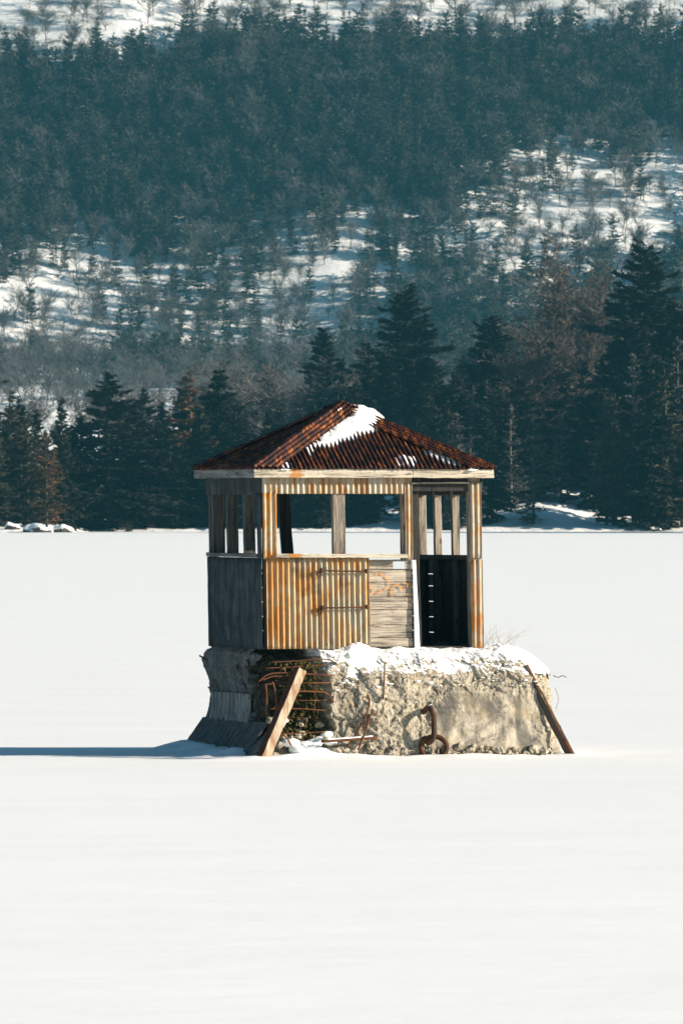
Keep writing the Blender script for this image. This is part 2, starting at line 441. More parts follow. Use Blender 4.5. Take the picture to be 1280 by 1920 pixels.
stroke([(840,790),(950,785)], .032); stroke([(815,870),(860,930),(930,980)], .014)
hb(gm, 'graffiti', 'paint', planks)['label'] = 'orange sprayed writing on the grey planks'
# two iron bars on the corrugated panel
for (y0, y1) in ((1069.5, 1071), (1139.5, 1138)):
    mb = MB(); a = LP(600, y0, -.095); b = LP(684.5, y1, -.095)
    a.z -= ZB; b.z -= ZB
    mb.tube(smooth([a, a.lerp(b, .3)+Vector((0,-.003,-.004)), a.lerp(b, .7)+Vector((0,0,-.003)), b], 5), .0105, 8)
    for p in (a, b):
        mb.ball(p, .03, 10, 6, (1, .9, 1.1)); mb.tube([p, p+Vector((0, .07, 0))], .012, 8)
    lp = [a+Vector((-.012+.03*math.cos(t)-.01, .03, -.055+.034*math.sin(t))) for t in np.linspace(0, 2*math.pi, 14)[:-1]]
    mb.tube(lp, .0075, 6, closed=True)
    hb(mb, 'iron_bar', 'iron', panel, True)

nl = []
for zz in (.045, .62, 1.13):
    k = 0
    x = fx(495)+.06
    while x < fx(650):
        nl.append((x, zz+.012*((k*5) % 3-1))); x += PI*(2 if k % 3 else 3); k += 1
nd_ = None
for x, zz in nl:
    if nd_ is None:
        mb = MB(); mb.ball((0, 0, 0), .0085, 7, 5); o = mb.build('nail', M['iron'], panel, True); nd_ = o.data
    else:
        o = bpy.data.objects.new('nail', nd_); C.objects.link(o); o.parent = panel
    o.location = lean(Vector((x, -.05, zz)))
# left side wall
corr(.0, S-.09, -.005, fz(492, 1046), .076, .011, left(.030), 'side_panel', 'side_sheet', seed=11, nz=12, ragged=.006)
corr(-.01, S+.02, fz(492, 928), ZT+.05, .076, .011, left(.026), 'side_header_sheet', 'side_sheet', seed=12, nz=6)
corr(-.01, .16, Z1-.02, fz(492, 924), .076, .010, left(.034), 'corner_sheet', 'side_sheet', seed=13)
mb = MB(); mb.plank((-.015, .18, fz(487, 1042)), (-.015, S-.10, fz(487, 1042)+.004), (.09, 0, 0), (0, 0, .05), 18, .003, .005, 31)
hb(mb, 'side_sill', 'wood_y')
for k, pxx in enumerate((460, 428.5, 401)):
    y = ly(pxx); post(-.02, .125+.02*(k == 2), y, y+.085, Z1+.01, ZT+.02, 'wood_z_dark', 40+k)
post(-.012, .10, S-.16, S-.06, -.01, ZT+.02, 'wood_z_dark', 44)
# right side wall: level planks with open joints, studs, sill, inner lining
rp = MB(); gaps = [1076, 1098.5, 1127.5, 1156.5, 1185.5]
gy = (ly(801, S), ly(811, S)); yslot = (min(gy), max(gy))
zs = [Z1-.03]+[CAMZ-(p-HPY)*(120+S*SA+sum(gy)/2*CA)/FPX-ZB for p in gaps]+[-.01]
for k in range(len(zs)-1):
    z1, z0 = zs[k]-.005, zs[k+1]+.005
    rp.plank((S+.012, .10, (z0+z1)/2), (S+.012, S+.02, (z0+z1)/2), (0, 0, z1-z0), (.022, 0, 0), 14, .0008, .002, 50+k)
hb(rp, 'side_plank_panel', 'wood_y')
ln = MB()
for a, b in ((.105, yslot[0]), (yslot[1], S-.04)):
    n = max(1, int((b-a)/.28)); 
    for i in range(n):
        u0, u1 = a+(b-a)*i/n, a+(b-a)*(i+1)/n-.002
        ln.plank((S-.012-.004*(i % 2), (u0+u1)/2, .0), (S-.012-.004*(i % 2), (u0+u1)/2, Z1-.05), (0, u1-u0, 0), (.016, 0, 0), 6, .001, .002, 70+i)
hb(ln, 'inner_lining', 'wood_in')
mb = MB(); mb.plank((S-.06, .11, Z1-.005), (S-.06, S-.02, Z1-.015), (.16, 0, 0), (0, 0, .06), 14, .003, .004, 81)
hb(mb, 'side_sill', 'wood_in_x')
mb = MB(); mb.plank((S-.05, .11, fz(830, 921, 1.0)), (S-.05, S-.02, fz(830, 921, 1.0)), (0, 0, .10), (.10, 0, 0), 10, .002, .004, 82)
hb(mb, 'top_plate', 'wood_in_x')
for k, pxx in enumerate((846, 813, 783.5)):
    y = ly(pxx, S-.115); wd = (.10, .095, .105)[k]
    post(S-.115, S-.115+wd, y, y+.09, Z1+.02, ZT+.0, 'wood_z', 90+k, .006)
    post(S-.10, S-.028, y+.01, y+.08, .0, Z1-.04, 'wood_z_dark', 94+k, .0)
post(S-.11, S, S-.11, S-.004, -.01, ZT+.02, 'wood_z_dark', 98)
corr(.0, S, fz(830, 921, 1.0), ZT+.05, .076, .011, rightw(.02), 'side_header_sheet', 'side_sheet', seed=14, nz=6)  # dark sheet serves as painted shade above the doorway
# back wall
bp = MB()
for k in range(5):
    bp.plank((.02, S+.012, .10+.19*k), (S-.02, S+.012, .10+.19*k), (0, 0, .182), (0, .022, 0), 14, .0015, .003, 110+k)
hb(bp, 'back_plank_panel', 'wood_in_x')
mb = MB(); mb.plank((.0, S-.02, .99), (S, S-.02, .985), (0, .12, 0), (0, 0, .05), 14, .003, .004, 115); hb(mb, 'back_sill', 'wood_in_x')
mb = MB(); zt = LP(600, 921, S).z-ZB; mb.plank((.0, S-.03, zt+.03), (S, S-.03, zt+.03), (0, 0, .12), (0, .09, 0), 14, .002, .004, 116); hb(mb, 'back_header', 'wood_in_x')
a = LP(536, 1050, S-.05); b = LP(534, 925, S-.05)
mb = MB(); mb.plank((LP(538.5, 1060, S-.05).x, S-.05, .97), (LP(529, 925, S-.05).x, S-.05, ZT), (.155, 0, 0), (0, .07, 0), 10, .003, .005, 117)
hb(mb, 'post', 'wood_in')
corr(.0, S, zt+.0, ZT+.05, .076, .011, back(.02), 'back_header_sheet', 'side_sheet', seed=15, nz=6)
# floor
mb = MB(); mb.grid(10, 10, lambda i, j: Vector((.01+(S-.02)*i/10, .01+(S-.02)*j/10, .012+.004*mn.noise((i, j, 0))))); hb(mb, 'floor', 'wood_in', solid=.03)
mb = MB()
for k in range(9):
    c = Vector((2.1+.09*k, .35+.25*((k*5) % 4), .03)); mb.ball(c, .05+.02*(k % 3), 7, 5, (1.4, 1, .6))
hb(mb, 'rubble', 'wood_in')['kind'] = 'stuff'

# fascias
ov = .145
fz0, fz1 = ZT, fz(600, 879.5)
fh = fz1-fz0
def fasc(p0, p1, t, mat, seed, seg=26):
    mb = MB(); mb.plank(p0, p1, (0, 0, fh), t, seg, .0035, .005, seed); return hb(mb, 'fascia', mat)
zc = (fz0+fz1)/2
xj = fx(774, -ov)
f1 = MB()
f1.plank((-ov, -ov+.012, zc), (xj-.003, -ov+.012, zc), (0, 0, fh), (0, .028, 0), 24, .003, .005, 120)
f1.plank((xj+.002, -ov+.014, zc+.002), (S+ov, -ov+.012, zc-.002), (0, 0, fh), (0, .028, 0), 16, .003, .005, 121)
for k in range(16):
    x = -ov+.1+k*.19; f1.ball((x, -ov-.003, zc+.03*((k*7) % 3-1)), .007, 6, 4)
hb(f1, 'fascia', 'wood_fascia')
fasc((-ov+.012, -ov+.03, zc), (-ov+.012, S+ov, zc), (.028, 0, 0), 'wood_fascia_y', 122)
fasc((S+ov-.012, -ov+.03, zc), (S+ov-.012, S+ov, zc), (.028, 0, 0), 'wood_fascia_y', 123)
fasc((-ov+.03, S+ov-.012, zc), (S+ov-.03, S+ov-.012, zc), (0, .028, 0), 'wood_fascia', 124)
# soffit boards close the eave
mb = MB()
mb.plank((-ov+.03, -ov/2+.012, fz0+.03), (S+ov-.03, -ov/2+.012, fz0+.03), (0, ov-.03, 0), (0, 0, .015), 10, .001, .002, 125)
mb.plank((-ov/2+.012, .03, fz0+.03), (-ov/2+.012, S, fz0+.03), (ov-.03, 0, 0), (0, 0, .015), 10, .001, .002, 126)
hb(mb, 'soffit', 'wood_in')
# roof
ro = .165
apex = Vector((S/2, S/2, LP(641, 757, S/2).z-ZB)); ez = fz1+.012
corners = [Vector((-ro, -ro, ez)), Vector((S+ro, -ro, ez)), Vector((S+ro, S+ro, ez)), Vector((-ro, S+ro, ez))]
RP, RA = .0625, .0135
def face_frame(k):
    a, b = corners[k], corners[(k+1) % 4]
    u = (b-a).normalized(); L = (b-a).length
    m = (a+b)/2; sv = (apex-m); H = sv.length; sv.normalize(); nrm = u.cross(sv).normalized()
    return a, u, L, sv, H, nrm
rm = MB()
for k in range(4):
    a, u, L, sv, H, nr = face_frame(k)
    nu = int(L/RP*10); ns = 14
    def fn(i, j):
        uu = L*i/nu; sm = H*(1-abs(2*uu/L-1)); s_ = sm*j/ns
        h = RA*math.sin(2*math.pi*(uu+.004*mn.noise((uu*2, s_*2, k)))/RP) + .006*mn.noise((uu*2, s_*2, 7+k))
        if j == 0: s_ -= .012+.012*mn.noise((uu*6, k, 2))+.006*mn.noise((uu*30, k, 5))
        return a+u*uu+sv*s_+nr*h
    rm.grid(nu, ns, fn)
roof = hb(rm, 'roof', 'roof', hut, True, .0016)
WC = .275
for k in range(4):                                   # corrugated hip caps
    T = apex; Cn = corners[k]
    h = (T-Cn); HL = h.length; h.normalize()
    cm = MB()
    for side in (0, 1):
        a, u, L, sv, H, nr = face_frame(k if side == 0 else (k-1) % 4)
        e = u if side == 0 else -u                   # along the eave, away from the corner
        w = (e - h*e.dot(h)).normalized()
        nw, nl = 40, 40
        cosb = e.dot(h); sinb = e.dot(w)
        def fn(i, j):
            q = WC*i/nw; l0 = q*cosb/sinb - .02; l = l0+(HL+.035-l0)*j/nl
            hh = .030*sst(0, .05, q)*0 + .026 + .010*math.sin(2*math.pi*q/.07+1.2) + .012*mn.noise((q*3, l*2.2, k*3+side))
            if i == nw: hh += .007*math.sin(2*math.pi*l/.085)
            if i == 0: hh = .036
            ed = .012*mn.noise((l*14, k, side))*(1 if i > nw-3 else 0)
            return Cn+h*l+w*(q+ed)+nr*hh
        cm.grid(nw, nl, fn)
    hb(cm, 'hip_cap', 'roof', roof, True, .0016)
# snow left on the roof
a, u, L, sv, H, nr = face_frame(0)
def rpx(px, py):
    """pixel -> (u, s) on the front roof face"""
    best = (0, 0)
    uu, s_ = 1.5, .8
    for _ in range(30):
        p = a+u*uu+sv*s_; p = Vector((p.x+.034*(1-p.z/2.18), p.y, p.z))
        X = OX+p.x*CA-p.y*SA; Y = p.x*SA+p.y*CA; D = Y+120
        qx = 640+X*FPX/D; qy = HPY-(p.z+ZB-CAMZ)*FPX/D
        s_ += (qy-py)/70.0*.8; uu += (px-qx)/140.0 + (qy-py)/70*.8*.2
    return uu, s_
def sdist(poly, x, y):
    ins = False; dm = 9
    for (x0, y0), (x1, y1) in zip(poly, poly[1:]+poly[:1]):
        if (y0 > y) != (y1 > y) and x < (x1-x0)*(y-y0)/(y1-y0)+x0: ins = not ins
        dx, dy = x1-x0, y1-y0; t = max(0, min(1, ((x-x0)*dx+(y-y0)*dy)/(dx*dx+dy*dy+1e-9)))
        dm = min(dm, math.hypot(x-x0-dx*t, y-y0-dy*t))
    return dm if ins else -dm
def roof_snow(poly_px, top, base, name='snow_patch', n=90, slope=.45, over=0.0, nz_=.01):
    poly = [rpx(*p) for p in poly_px]
    us = [p[0] for p in poly]; ss = [p[1] for p in poly]
    u0, u1, s0, s1 = min(us)-.06, max(us)+.06, min(ss)-.06, max(ss)+.06
    nu = int((u1-u0)/.009); ns = int((s1-s0)/.014)
    hs = {}
    def fn(i, j):
        uu = u0+(u1-u0)*i/nu; s_ = s0+(s1-s0)*j/ns
        d = sdist(poly, uu, s_)
        d += .045*mn.noise((uu*4.5, s_*3, 11))+.02*mn.noise((uu*13, s_*5, 12))
        h = base + min(top, d*slope) + nz_*mn.noise((uu*7, s_*7, 3)) + .004*mn.noise((uu*26, s_*14, 5))
        h += over*sst(L*.5-.1, L*.5+.1, uu)*sst(.95, 1.3, s_)
        hs[(i, j)] = d
        return a+u*uu+sv*s_+nr*h
    mb = MB(); mb.grid(nu, ns, fn, lambda i, j: max(hs[(i, j)], hs[(i+1, j+1)], hs[(i+1, j)], hs[(i, j+1)]) > -.05)
    hb(mb, name, 'snow', roof, True)
roof_snow([(582,836),(600,818),(625,796),(652,772),(664,761),(680,763),(697,771),(713,783),(716,800),(700,806),(676,812),(655,822),(640,831),(614,834)], .030, -.001, over=.016, slope=.22)
roof_snow([(792,836),(801,841),(830,846),(850,853),(872,866),(862,871),(838,865),(815,857),(800,850)], .012, -.004, slope=.2, nz_=.004)
for px, py, l in ((758,861,.09),(745,866,.06),(772,864,.07),(578,846,.05),(583,839,.05),(534,868,.05),(882,869,.05)):
    roof_snow([(px-5,py-8),(px+1,py-9),(px+5,py+6),(px,py+8)], .010, -.003, slope=.25, nz_=.002)
# sliver on the front left cap
h = (apex-corners[0]).normalized(); w = (u-h*u.dot(h)).normalized(); HL = (apex-corners[0]).length
mb = MB()
mb.grid(26, 10, lambda i, j: corners[0]+h*(HL*.86+HL*.115*i/26)+w*(.055+.05*j/10)+nr*(.014+.024*max(0,math.sin(math.pi*i/26))**.5*math.sin(math.pi*j/10)))
hb(mb, 'snow_patch', 'snow', roof, True)

# ------------------------------------------------------------------ CONCRETE BLOCK
blk = empty('concrete_block', (OX, 0, 0), A)
tag(blk, 'broken concrete block with exposed rebar rising out of the snowy lake under the hut', 'concrete block')
XL = [(-.3,-.36),(0,-.28),(.12,-.20),(.40,.04),(.60,.075),(.80,.075),(1.0,.02),(1.2,-.03),(1.33,-.01),(1.385,.06)]
XR = [(-.3,4.12),(0,3.98),(.3,3.90),(.5,3.85),(.85,3.86),(1.05,3.82),(1.18,3.78),(1.30,3.62),(1.40,3.42)]
YF = [(-.3,-.63),(0,-.57),(.3,-.50),(.8,-.42),(1.08,-.37),(1.25,-.27),(1.36,-.14),(1.41,.0)]
YB = [(-.3,3.65),(0,3.5),(.5,3.35),(1.2,3.25),(1.36,3.15),(1.41,3.0)]
def ring_pt(t, z, sh=0.0):
    """point of the rounded plan at height z; t in 0..4 (front, right, back, left); returns point and outward normal"""
    x0, x1, y0, y1 = lerpt(XL, z)+sh, lerpt(XR, z)-sh, lerpt(YF, z)+sh, lerpt(YB, z)-sh
    rc = min(.16+.05*sst(.9, 1.4, z), (x1-x0)/2-.001, (y1-y0)/2-.001)
    rr = min(.42, (y1-y0)/2-.001)
    k = int(t) % 4; f = t-int(t); ARC = .14
    R_ = (rc, rr, rr, rc)
    P = [(x0, y0), (x1, y0), (x1, y1), (x0, y1)]; Dr = [(1,0),(0,1),(-1,0),(0,-1)]; Nn = [(0,-1),(1,0),(0,1),(-1,0)]
    p, d, n = P[k], Dr[k], Nn[k]; Ln = (x1-x0) if k % 2 == 0 else (y1-y0)
    r0, r1 = R_[k], R_[(k+1) % 4]
    if f < 1-ARC:
        s_ = r0+(Ln-r0-r1)*f/(1-ARC)
        return Vector((p[0]+d[0]*s_, p[1]+d[1]*s_, z)), Vector((n[0], n[1], 0))
    th = (f-1+ARC)/ARC*math.pi/2; n2 = Nn[(k+1) % 4]
    c = (p[0]+d[0]*(Ln-r1)-n[0]*r1, p[1]+d[1]*(Ln-r1)-n[1]*r1)
    nx = n[0]*math.cos(th)+n2[0]*math.sin(th); ny = n[1]*math.cos(th)+n2[1]*math.sin(th)
    return Vector((c[0]+nx*r1, c[1]+ny*r1, z)), Vector((nx, ny, 0))
RX0, RX1 = LP(500, 1300, -.4).x, LP(612, 1300, -.4).x
CX0, CX1 = LP(806, 1360, -.45).x, LP(1012, 1360, -.45).x
def cast_mask(p):
    x, z = p.x+.04*mn.noise((p.z*5, 1, 2)), p.z+.05*mn.noise((p.x*3, 4, 1))
    if p.y > .3: return 0
    return sst(CX0-.03, CX0+.03, x)*(1-sst(CX1-.25+.35*(.75-z), CX1+.35*(.75-z), x))*(1-sst(.70, .92, z+.10*mn.noise((x*2.5, 8, 1))))*sst(.05, .12, z)
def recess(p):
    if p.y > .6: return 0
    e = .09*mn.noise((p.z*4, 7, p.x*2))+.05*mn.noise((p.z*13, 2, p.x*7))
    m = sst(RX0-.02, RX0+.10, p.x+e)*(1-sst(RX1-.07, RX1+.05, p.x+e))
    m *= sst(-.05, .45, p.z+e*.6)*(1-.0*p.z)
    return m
vs, fs, castv, side_shadev, hole_shadev = [], [], [], [], []
NR = 760
zl = list(np.concatenate([np.linspace(-.15, 1.0, 92), np.linspace(1.008, 1.41, 46)]))
# distribute samples: dense on the front and left
ts = np.concatenate([np.linspace(0, 1, 401)[:-1], np.linspace(1, 2, 91)[:-1], np.linspace(2, 3, 91)[:-1], np.linspace(3, 4, 181)[:-1]])
NR = len(ts)
def facet(q, sc, amp, tilt):
    c = mn.voronoi(q*sc)[1][0]; nv = mn.noise_vector(c*3.71+Vector((.37, .11, .73)))
    return amp*nv.x + tilt*(q*sc-c).dot(nv)/sc
def disp(p, n):
    cm = cast_mask(p)
    q = p*1.0
    big = .06*mn.noise(q*1.7)+.03*mn.noise(q*4.1+Vector((3,1,2)))
    qs = Vector((q.x+.5*q.z, q.y, q.z-.35*q.x)) + mn.noise_vector(q*5)*.05
    fine = facet(qs, 5.5, .030, .55) + facet(qs+Vector((3,1,2)), 12, .020, .6) + facet(qs+Vector((1,5,2)), 27, .016, .7) - .035*abs(mn.noise(qs*4.2+Vector((7,3,0)))) + .010*mn.noise(q*20) + .010*mn.noise(q*44)
    fine *= .50+.35*sst(-.2, .3, mn.noise(q*1.3+Vector((9,2,4))))+.25*(1-sst(RX1, RX1+.5, p.x))
    lf = sst(-.2, -.9, n.x)*.5                                  # the cast left face is calmer
    d = big*(1-.55*cm)*(1-lf*.4)+fine*(1-.9*cm)*(1-lf)+.012*cm
    rx = recess(p)
    return d, rx, cm
for z in zl:
    for t in ts:
        p, n = ring_pt(t, z)
        d, rx, cm = disp(p, n)
        if z < .02: d *= .5
        q = p+n*d
        q.z += .03*mn.noise(p*6+Vector((0, 0, 9)))*sst(.1, .3, z)*(1-cm)
        dep = rx*(.78+.10*mn.noise(p*5)+.05*mn.noise(p*15))
        q.y += dep*(.5 if z < .3 else 1)
        if z > 1.3: q.z -= rx*.03
        vs.append(q); castv.append(cm); side_shadev.append(sst(-.55, -.95, n.x)); hole_shadev.append(sst(.35, .8, rx))
for j in range(len(zl)-1):
    for i in range(NR):
        i2 = (i+1) % NR
        fs.append((j*NR+i, j*NR+i2, (j+1)*NR+i2, (j+1)*NR+i))
# top: close with shrinking rings
base = (len(zl)-1)*NR
for sh in (.05, .12, .25, .5, .9, 1.4):
    for i, t in enumerate(ts):
        p, n = ring_pt(t, 1.41, sh)
        p.z = 1.39+.015*mn.noise(p*5)
        e = vs[(len(zl)-1)*NR+i]
        if sh < .6 and p.y < e.y and recess(p) > .05: p.y = e.y+sh*.3
        vs.append(p); castv.append(0); side_shadev.append(0); hole_shadev.append(0)
    b2 = len(vs)-NR
    for i in range(NR):
        i2 = (i+1) % NR; fs.append((base+i, base+i2, b2+i2, b2+i))
    base = b2
fs.append(tuple(base+i for i in range(NR)))
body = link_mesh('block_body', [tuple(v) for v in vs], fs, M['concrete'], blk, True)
at = body.data.attributes.new('cast', 'FLOAT', 'POINT'); at.data.foreach_set('value', np.array(castv, dtype=np.float32))
at = body.data.attributes.new('hole', 'FLOAT', 'POINT'); at.data.foreach_set('value', np.array(hole_shadev, dtype=np.float32))
at = body.data.attributes.new('side', 'FLOAT', 'POINT'); at.data.foreach_set('value', np.array(side_shadev, dtype=np.float32))

# form boards on the left face
for nm, z0, z1, y0, y1, sd in (('form_board', .43, .80, ly(470, .05), ly(399, .05), 1), ('form_apron', .06, .45, ly(480, -.1)-.1, ly(392, .05)+.2, 2)):
    mb = MB(); npl = int((y1-y0)/.055)
    for k in range(npl):
        ya = y0+(y1-y0)*k/npl; yb = y0+(y1-y0)*(k+1)/npl-.004
        o_ = .02+.014*mn.noise((k*1.7, sd, 0)); zt = z1+.02*mn.noise((k*.9, sd, 3)); zz0 = z0+.06*abs(mn.noise((k*1.3, sd, 5)))
        n_ = 8; V = []
        for j in range(n_+1):
            z = zz0+(zt-zz0)*j/n_
            x = (lerpt(XL, z) if sd == 1 else -.255+(.05+.255)*(z/.43)) - .03-o_
            V += [(x, ya, z), (x, yb, z), (x+.03, yb, z), (x+.03, ya, z)]
        F = []
        for j in range(n_):
            for i in range(4): F.append((j*4+i, j*4+(i+1) % 4, j*4+4+(i+1) % 4, j*4+4+i))
        F += [(3,2,1,0), tuple(n_*4+i for i in range(4))]
        mb.add(V, F)
    mb.build(nm, M['board' if sd == 1 else 'board_dark'], blk)

# reinforcing bars
def rod(pts, yl, r=.009, name='rebar', parent=blk, mat='rebar', ys=None, n=7):
    P = [LP(px, py, yl if ys is None else ys[k]) for k, (px, py) in enumerate(pts)]
    mb = MB(); mb.tube(smooth(P, 6), r, n); return mb.build(name, M[mat], parent, True)
rod([(505,1242),(560,1239),(612,1236),(632,1246)], -.40)
rod([(497,1253),(560,1250),(616,1246)], -.36, .008)
rod([(484,1279),(505,1264),(545,1262),(623,1267)], -.43, .011)
rod([(492,1275),(515,1268),(548,1270)], -.41, .010)
rod([(498,1283),(530,1280),(560,1270)], -.38, .009)
rod([(545,1281),(618,1280)], -.38, .008)
rod([(530,1296),(595,1297),(613,1301),(626,1317)], -.42, .011)
rod([(540,1314),(615,1313)], -.36, .008)
rod([(500,1329),(560,1329),(624,1333)], -.40, .008)
rod([(524,1345),(560,1346),(612,1347)], -.30, .007)
rod([(511,1278),(516,1296),(518,1318),(517,1340)], -.45, .011)
rod([(498,1282),(500,1310),(499,1340)], -.47, .012)
rod([(588,1245),(590,1300),(589,1345)], -.34, .007)
rod([(548,1250),(549,1330)], -.33, .006)
rod([(530,1376),(538,1384),(546,1398)], -.62, .012)
rod([(498,1378),(560,1375),(610,1372)], -.55, .009)
rod([(721,1242),(720,1275),(718,1312)], -.50, .010)
rod([(689,1303),(692,1318),(684,1345),(668,1375),(650,1402)], -.50, .013, ys=[-.46,-.50,-.54,-.58,-.62])
rod([(708,1339),(695,1341),(688,1360),(680,1385),(671,1406)], -.55, .014, ys=[-.42,-.54,-.60,-.64,-.68])
rod([(374,1229),(380,1233),(390,1238)], 2.4, .012)
rod([(1036,1267),(1046,1270),(1053,1267),(1061,1270)], .1, .006, 'wire')
rod([(1040,1290),(1046,1310),(1041,1330)], .1, .003, 'wire')
rod([(1040,1345),(1046,1358),(1052,1362)], .1, .003, 'wire')
# lifting hook cast into the face
rod([(792,1336),(800,1329),(807,1330),(812,1342),(813,1362),(812,1383),(803,1392),(795,1384)], -.5, .036, 'lifting_hook', blk, 'iron', ys=[-.40,-.50,-.60,-.66,-.68,-.68,-.62,-.50], n=12)
# dry moss and roots in the recess
mv, mf = [], []
rd = random.Random(5)
for k in range(1500):
    px = rd.gauss(588, 16) if k % 2 else rd.gauss(560, 28); py = rd.uniform(1240, 1395)
    if k % 3 == 0: px, py = rd.gauss(550, 30), rd.gauss(1370, 18)
    if not (497 < px < 622): continue
    p = LP(px, py, rd.uniform(-.40, -.05)); sz = rd.uniform(.012, .035)
    a_ = Vector((rd.gauss(0,1), rd.gauss(0,1), rd.gauss(0,1))).normalized(); b_ = a_.orthogonal().normalized()
    b = len(mv); mv += [p-a_*sz, p+b_*sz*.45, p+a_*sz, p-b_*sz*.45]; mf.append((b, b+1, b+2, b+3))
o = link_mesh('moss', [tuple(v) for v in mv], mf, M['moss'], blk); o['kind'] = 'stuff'

# snow lying on the block
def ztop(x, y):
    inv = lambda tab, v: lerpt(sorted((b, a_) for a_, b in tab), v)
    zf = inv([t for t in YF], y)
    zr = lerpt(sorted((-b, a_) for a_, b in XR if a_ >= .85), -x)
    return min(zf, zr, 1.41)
sm = MB(); x0s, x1s, y0s, y1s = .74, 3.86, -.42, 1.2
nx, ny = 260, 90; hid = {}
xm = LP(676, 1200, -.15).x
def fs_(i, j):
    x = x0s+(x1s-x0s)*i/nx; t = j/ny; y = y0s+(y1s-y0s)*t**1.6
    z = ztop(x, y)
    h = -.058+.045*mn.noise((x*3.1, y*4, 2))+.030*mn.noise((x*9, y*9, 5))+.012*mn.noise((x*26, y*26, 8))
    h += .038*sst(1.2, 1.38, z) - .10*(1-sst(1.08, 1.22, z+.05*mn.noise((x*2.5, 3, 1))))
    h += .13*math.exp(-((x-xm)/.17)**2-((y+.10)/.16)**2)
    h += .060*math.exp(-((x-fx(945))/.35)**2-((y-.1)/.4)**2)
    h -= .06*(1-sst(.80, .95, x+.1*mn.noise((y*6, 1, 1)))) 
    hid[(i, j)] = h
    return Vector((x, y, z+h))
sm.grid(nx, ny, fs_, lambda i, j: max(hid[(i, j)], hid[(i+1, j+1)]) > -.09)
sm.build('snow_cap', M['snow'], blk, True)
# small ledges of snow caught lower on the face
sb = MB(); rd = random.Random(11)
for k in range(45):
    px = rd.uniform(625, 1020); py = 1262+abs(rd.gauss(0, 28))
    if px > 810 and py > 1300: continue
    p = LP(px, py, -.40-.04*(py-1260)/100); r = rd.uniform(.010, .024)
    sb.ball(p, r, 8, 5, (1.7, 1.0, .5))
for px, py, r in ((600,1388,.07),(612,1378,.06),(590,1393,.08),(545,1392,.09),(560,1405,.1),(530,1352,.05),(575,1400,.10),(620,1392,.06),(655,1230,.05)):
    p = LP(px, py, -.42 if py < 1350 else -.5)
    sb.ball(p, r, 14, 9, (1.4, 1.2, .7))
o = sb.build('snow_ledge', M['snow'], blk, True); o['kind'] = 'stuff'
for v in o.data.vertices:
    v.co += Vector((mn.noise(v.co*14), mn.noise(v.co*14+Vector((4,0,0))), mn.noise(v.co*14+Vector((0,7,0)))))*.022
# broken lumps in the recess floor and at the foot
lb = MB(); rd = random.Random(21)
for k in range(120):
    if k < 22: px, py, yl = rd.uniform(505, 625), rd.uniform(1345, 1408), rd.uniform(-.62, -.25)
    else: px, py, yl = rd.uniform(625, 1050), rd.uniform(1400, 1412), rd.uniform(-.60, -.52)
    lb.ball(LP(px, py, yl), rd.uniform(.015, .06), 7, 5, (1.2, 1, .8))
o = lb.build('rubble', M['concrete'], blk, False); o['kind'] = 'stuff'
for v in o.data.vertices:
    v.co += Vector((mn.noise(v.co*23), mn.noise(v.co*23+Vector((4,0,0))), mn.noise(v.co*23+Vector((0,7,0)))))*.038

# ------------------------------------------------------------------ loose steel
def angle(name, p0, p1, da, wa, db, wb, mA, mB_, label, th=.012):
    """bent angle bar: two flanges as its parts"""
    p0, p1 = Vector(p0), Vector(p1); ax = (p1-p0).normalized()
    da = Vector(da); da = (da-ax*da.dot(ax)).normalized(); db = Vector(db); db = (db-ax*db.dot(ax)-da*db.dot(da)).normalized()
    e = empty(name, (OX+p0.x*CA-p0.y*SA, p0.x*SA+p0.y*CA, p0.z), A)
    q1 = p1-p0
    m1 = MB(); m1.plank(da*(wa/2), q1+da*(wa/2), da*wa, db*th, 30, .004, .003, 3); m1.build('front_flange', M[mA], e)
    m2 = MB(); m2.plank(db*(wb/2+th*.6), q1+db*(wb/2+th*.6), db*wb, da*th, 30, .004, .003, 4); m2.build('side_flange', M[mB_], e)['label'] = 'dark rusted edge flange of the bar'
    tag(e, label, 'angle bar', 'steel angle bars leaning on the concrete block')
angle('angle_bar', LP(487, 1428, -.80), LP(561, 1251, -.50), (.93,.36,0), .125, (-.62,.78,0), .11, 'beam_pale', 'iron',  # side flange takes darker rusty iron, its shade put into the colour
      'pale flaking steel angle bar leaning across the rebar hole of the block')
angle('angle_bar', LP(1076, 1421, -.66), LP(985, 1247, -.34), (-.55,.83,0), .11, (1,.2,0), .032, 'beam_grey', 'iron',
      'thin dark rusty angle bar leaning against the right end of the block')
rg = MB(); c = LP(813, 1402, -.66)
tn = Vector((.93, -.36, 0)); up = Vector((.1, .28, .96)).normalized()
rg.tube([c+tn*(.168*math.cos(t))+up*(.150*math.sin(t)) for t in np.linspace(0, 2*math.pi, 33)[:-1]], .034, 12, closed=True)
o = rg.build('mooring_ring', M['iron'], None, True)
o.location = (OX, 0, 0); o.rotation_euler.z = A
tag(o, 'thick rusty iron ring hanging on the hook at the foot of the block', 'ring')
rg = MB(); c = LP(822, 1409, -.70)
rg.tube([c+Vector((.03*math.cos(t), .02*math.cos(t), .055*math.sin(t))) for t in np.linspace(0, 2*math.pi, 17)[:-1]], .013, 8, closed=True)
o = rg.build('chain_link', M['iron'], None, True); o.location = (OX, 0, 0); o.rotation_euler.z = A
tag(o, 'small dark chain link half buried in snow inside the big ring', 'chain link')
e = MB(); P = [LP(603, 1390, -.70), LP(650, 1387, -.66), LP(706, 1383, -.58)]
e.tube(smooth(P, 8), .020, 10)
o = e.build('steel_rod', M['iron'], None, True); o.location = (OX, 0, 0); o.rotation_euler.z = A
tag(o, 'rusty rod lying level along the foot of the block with snow on top', 'rod')
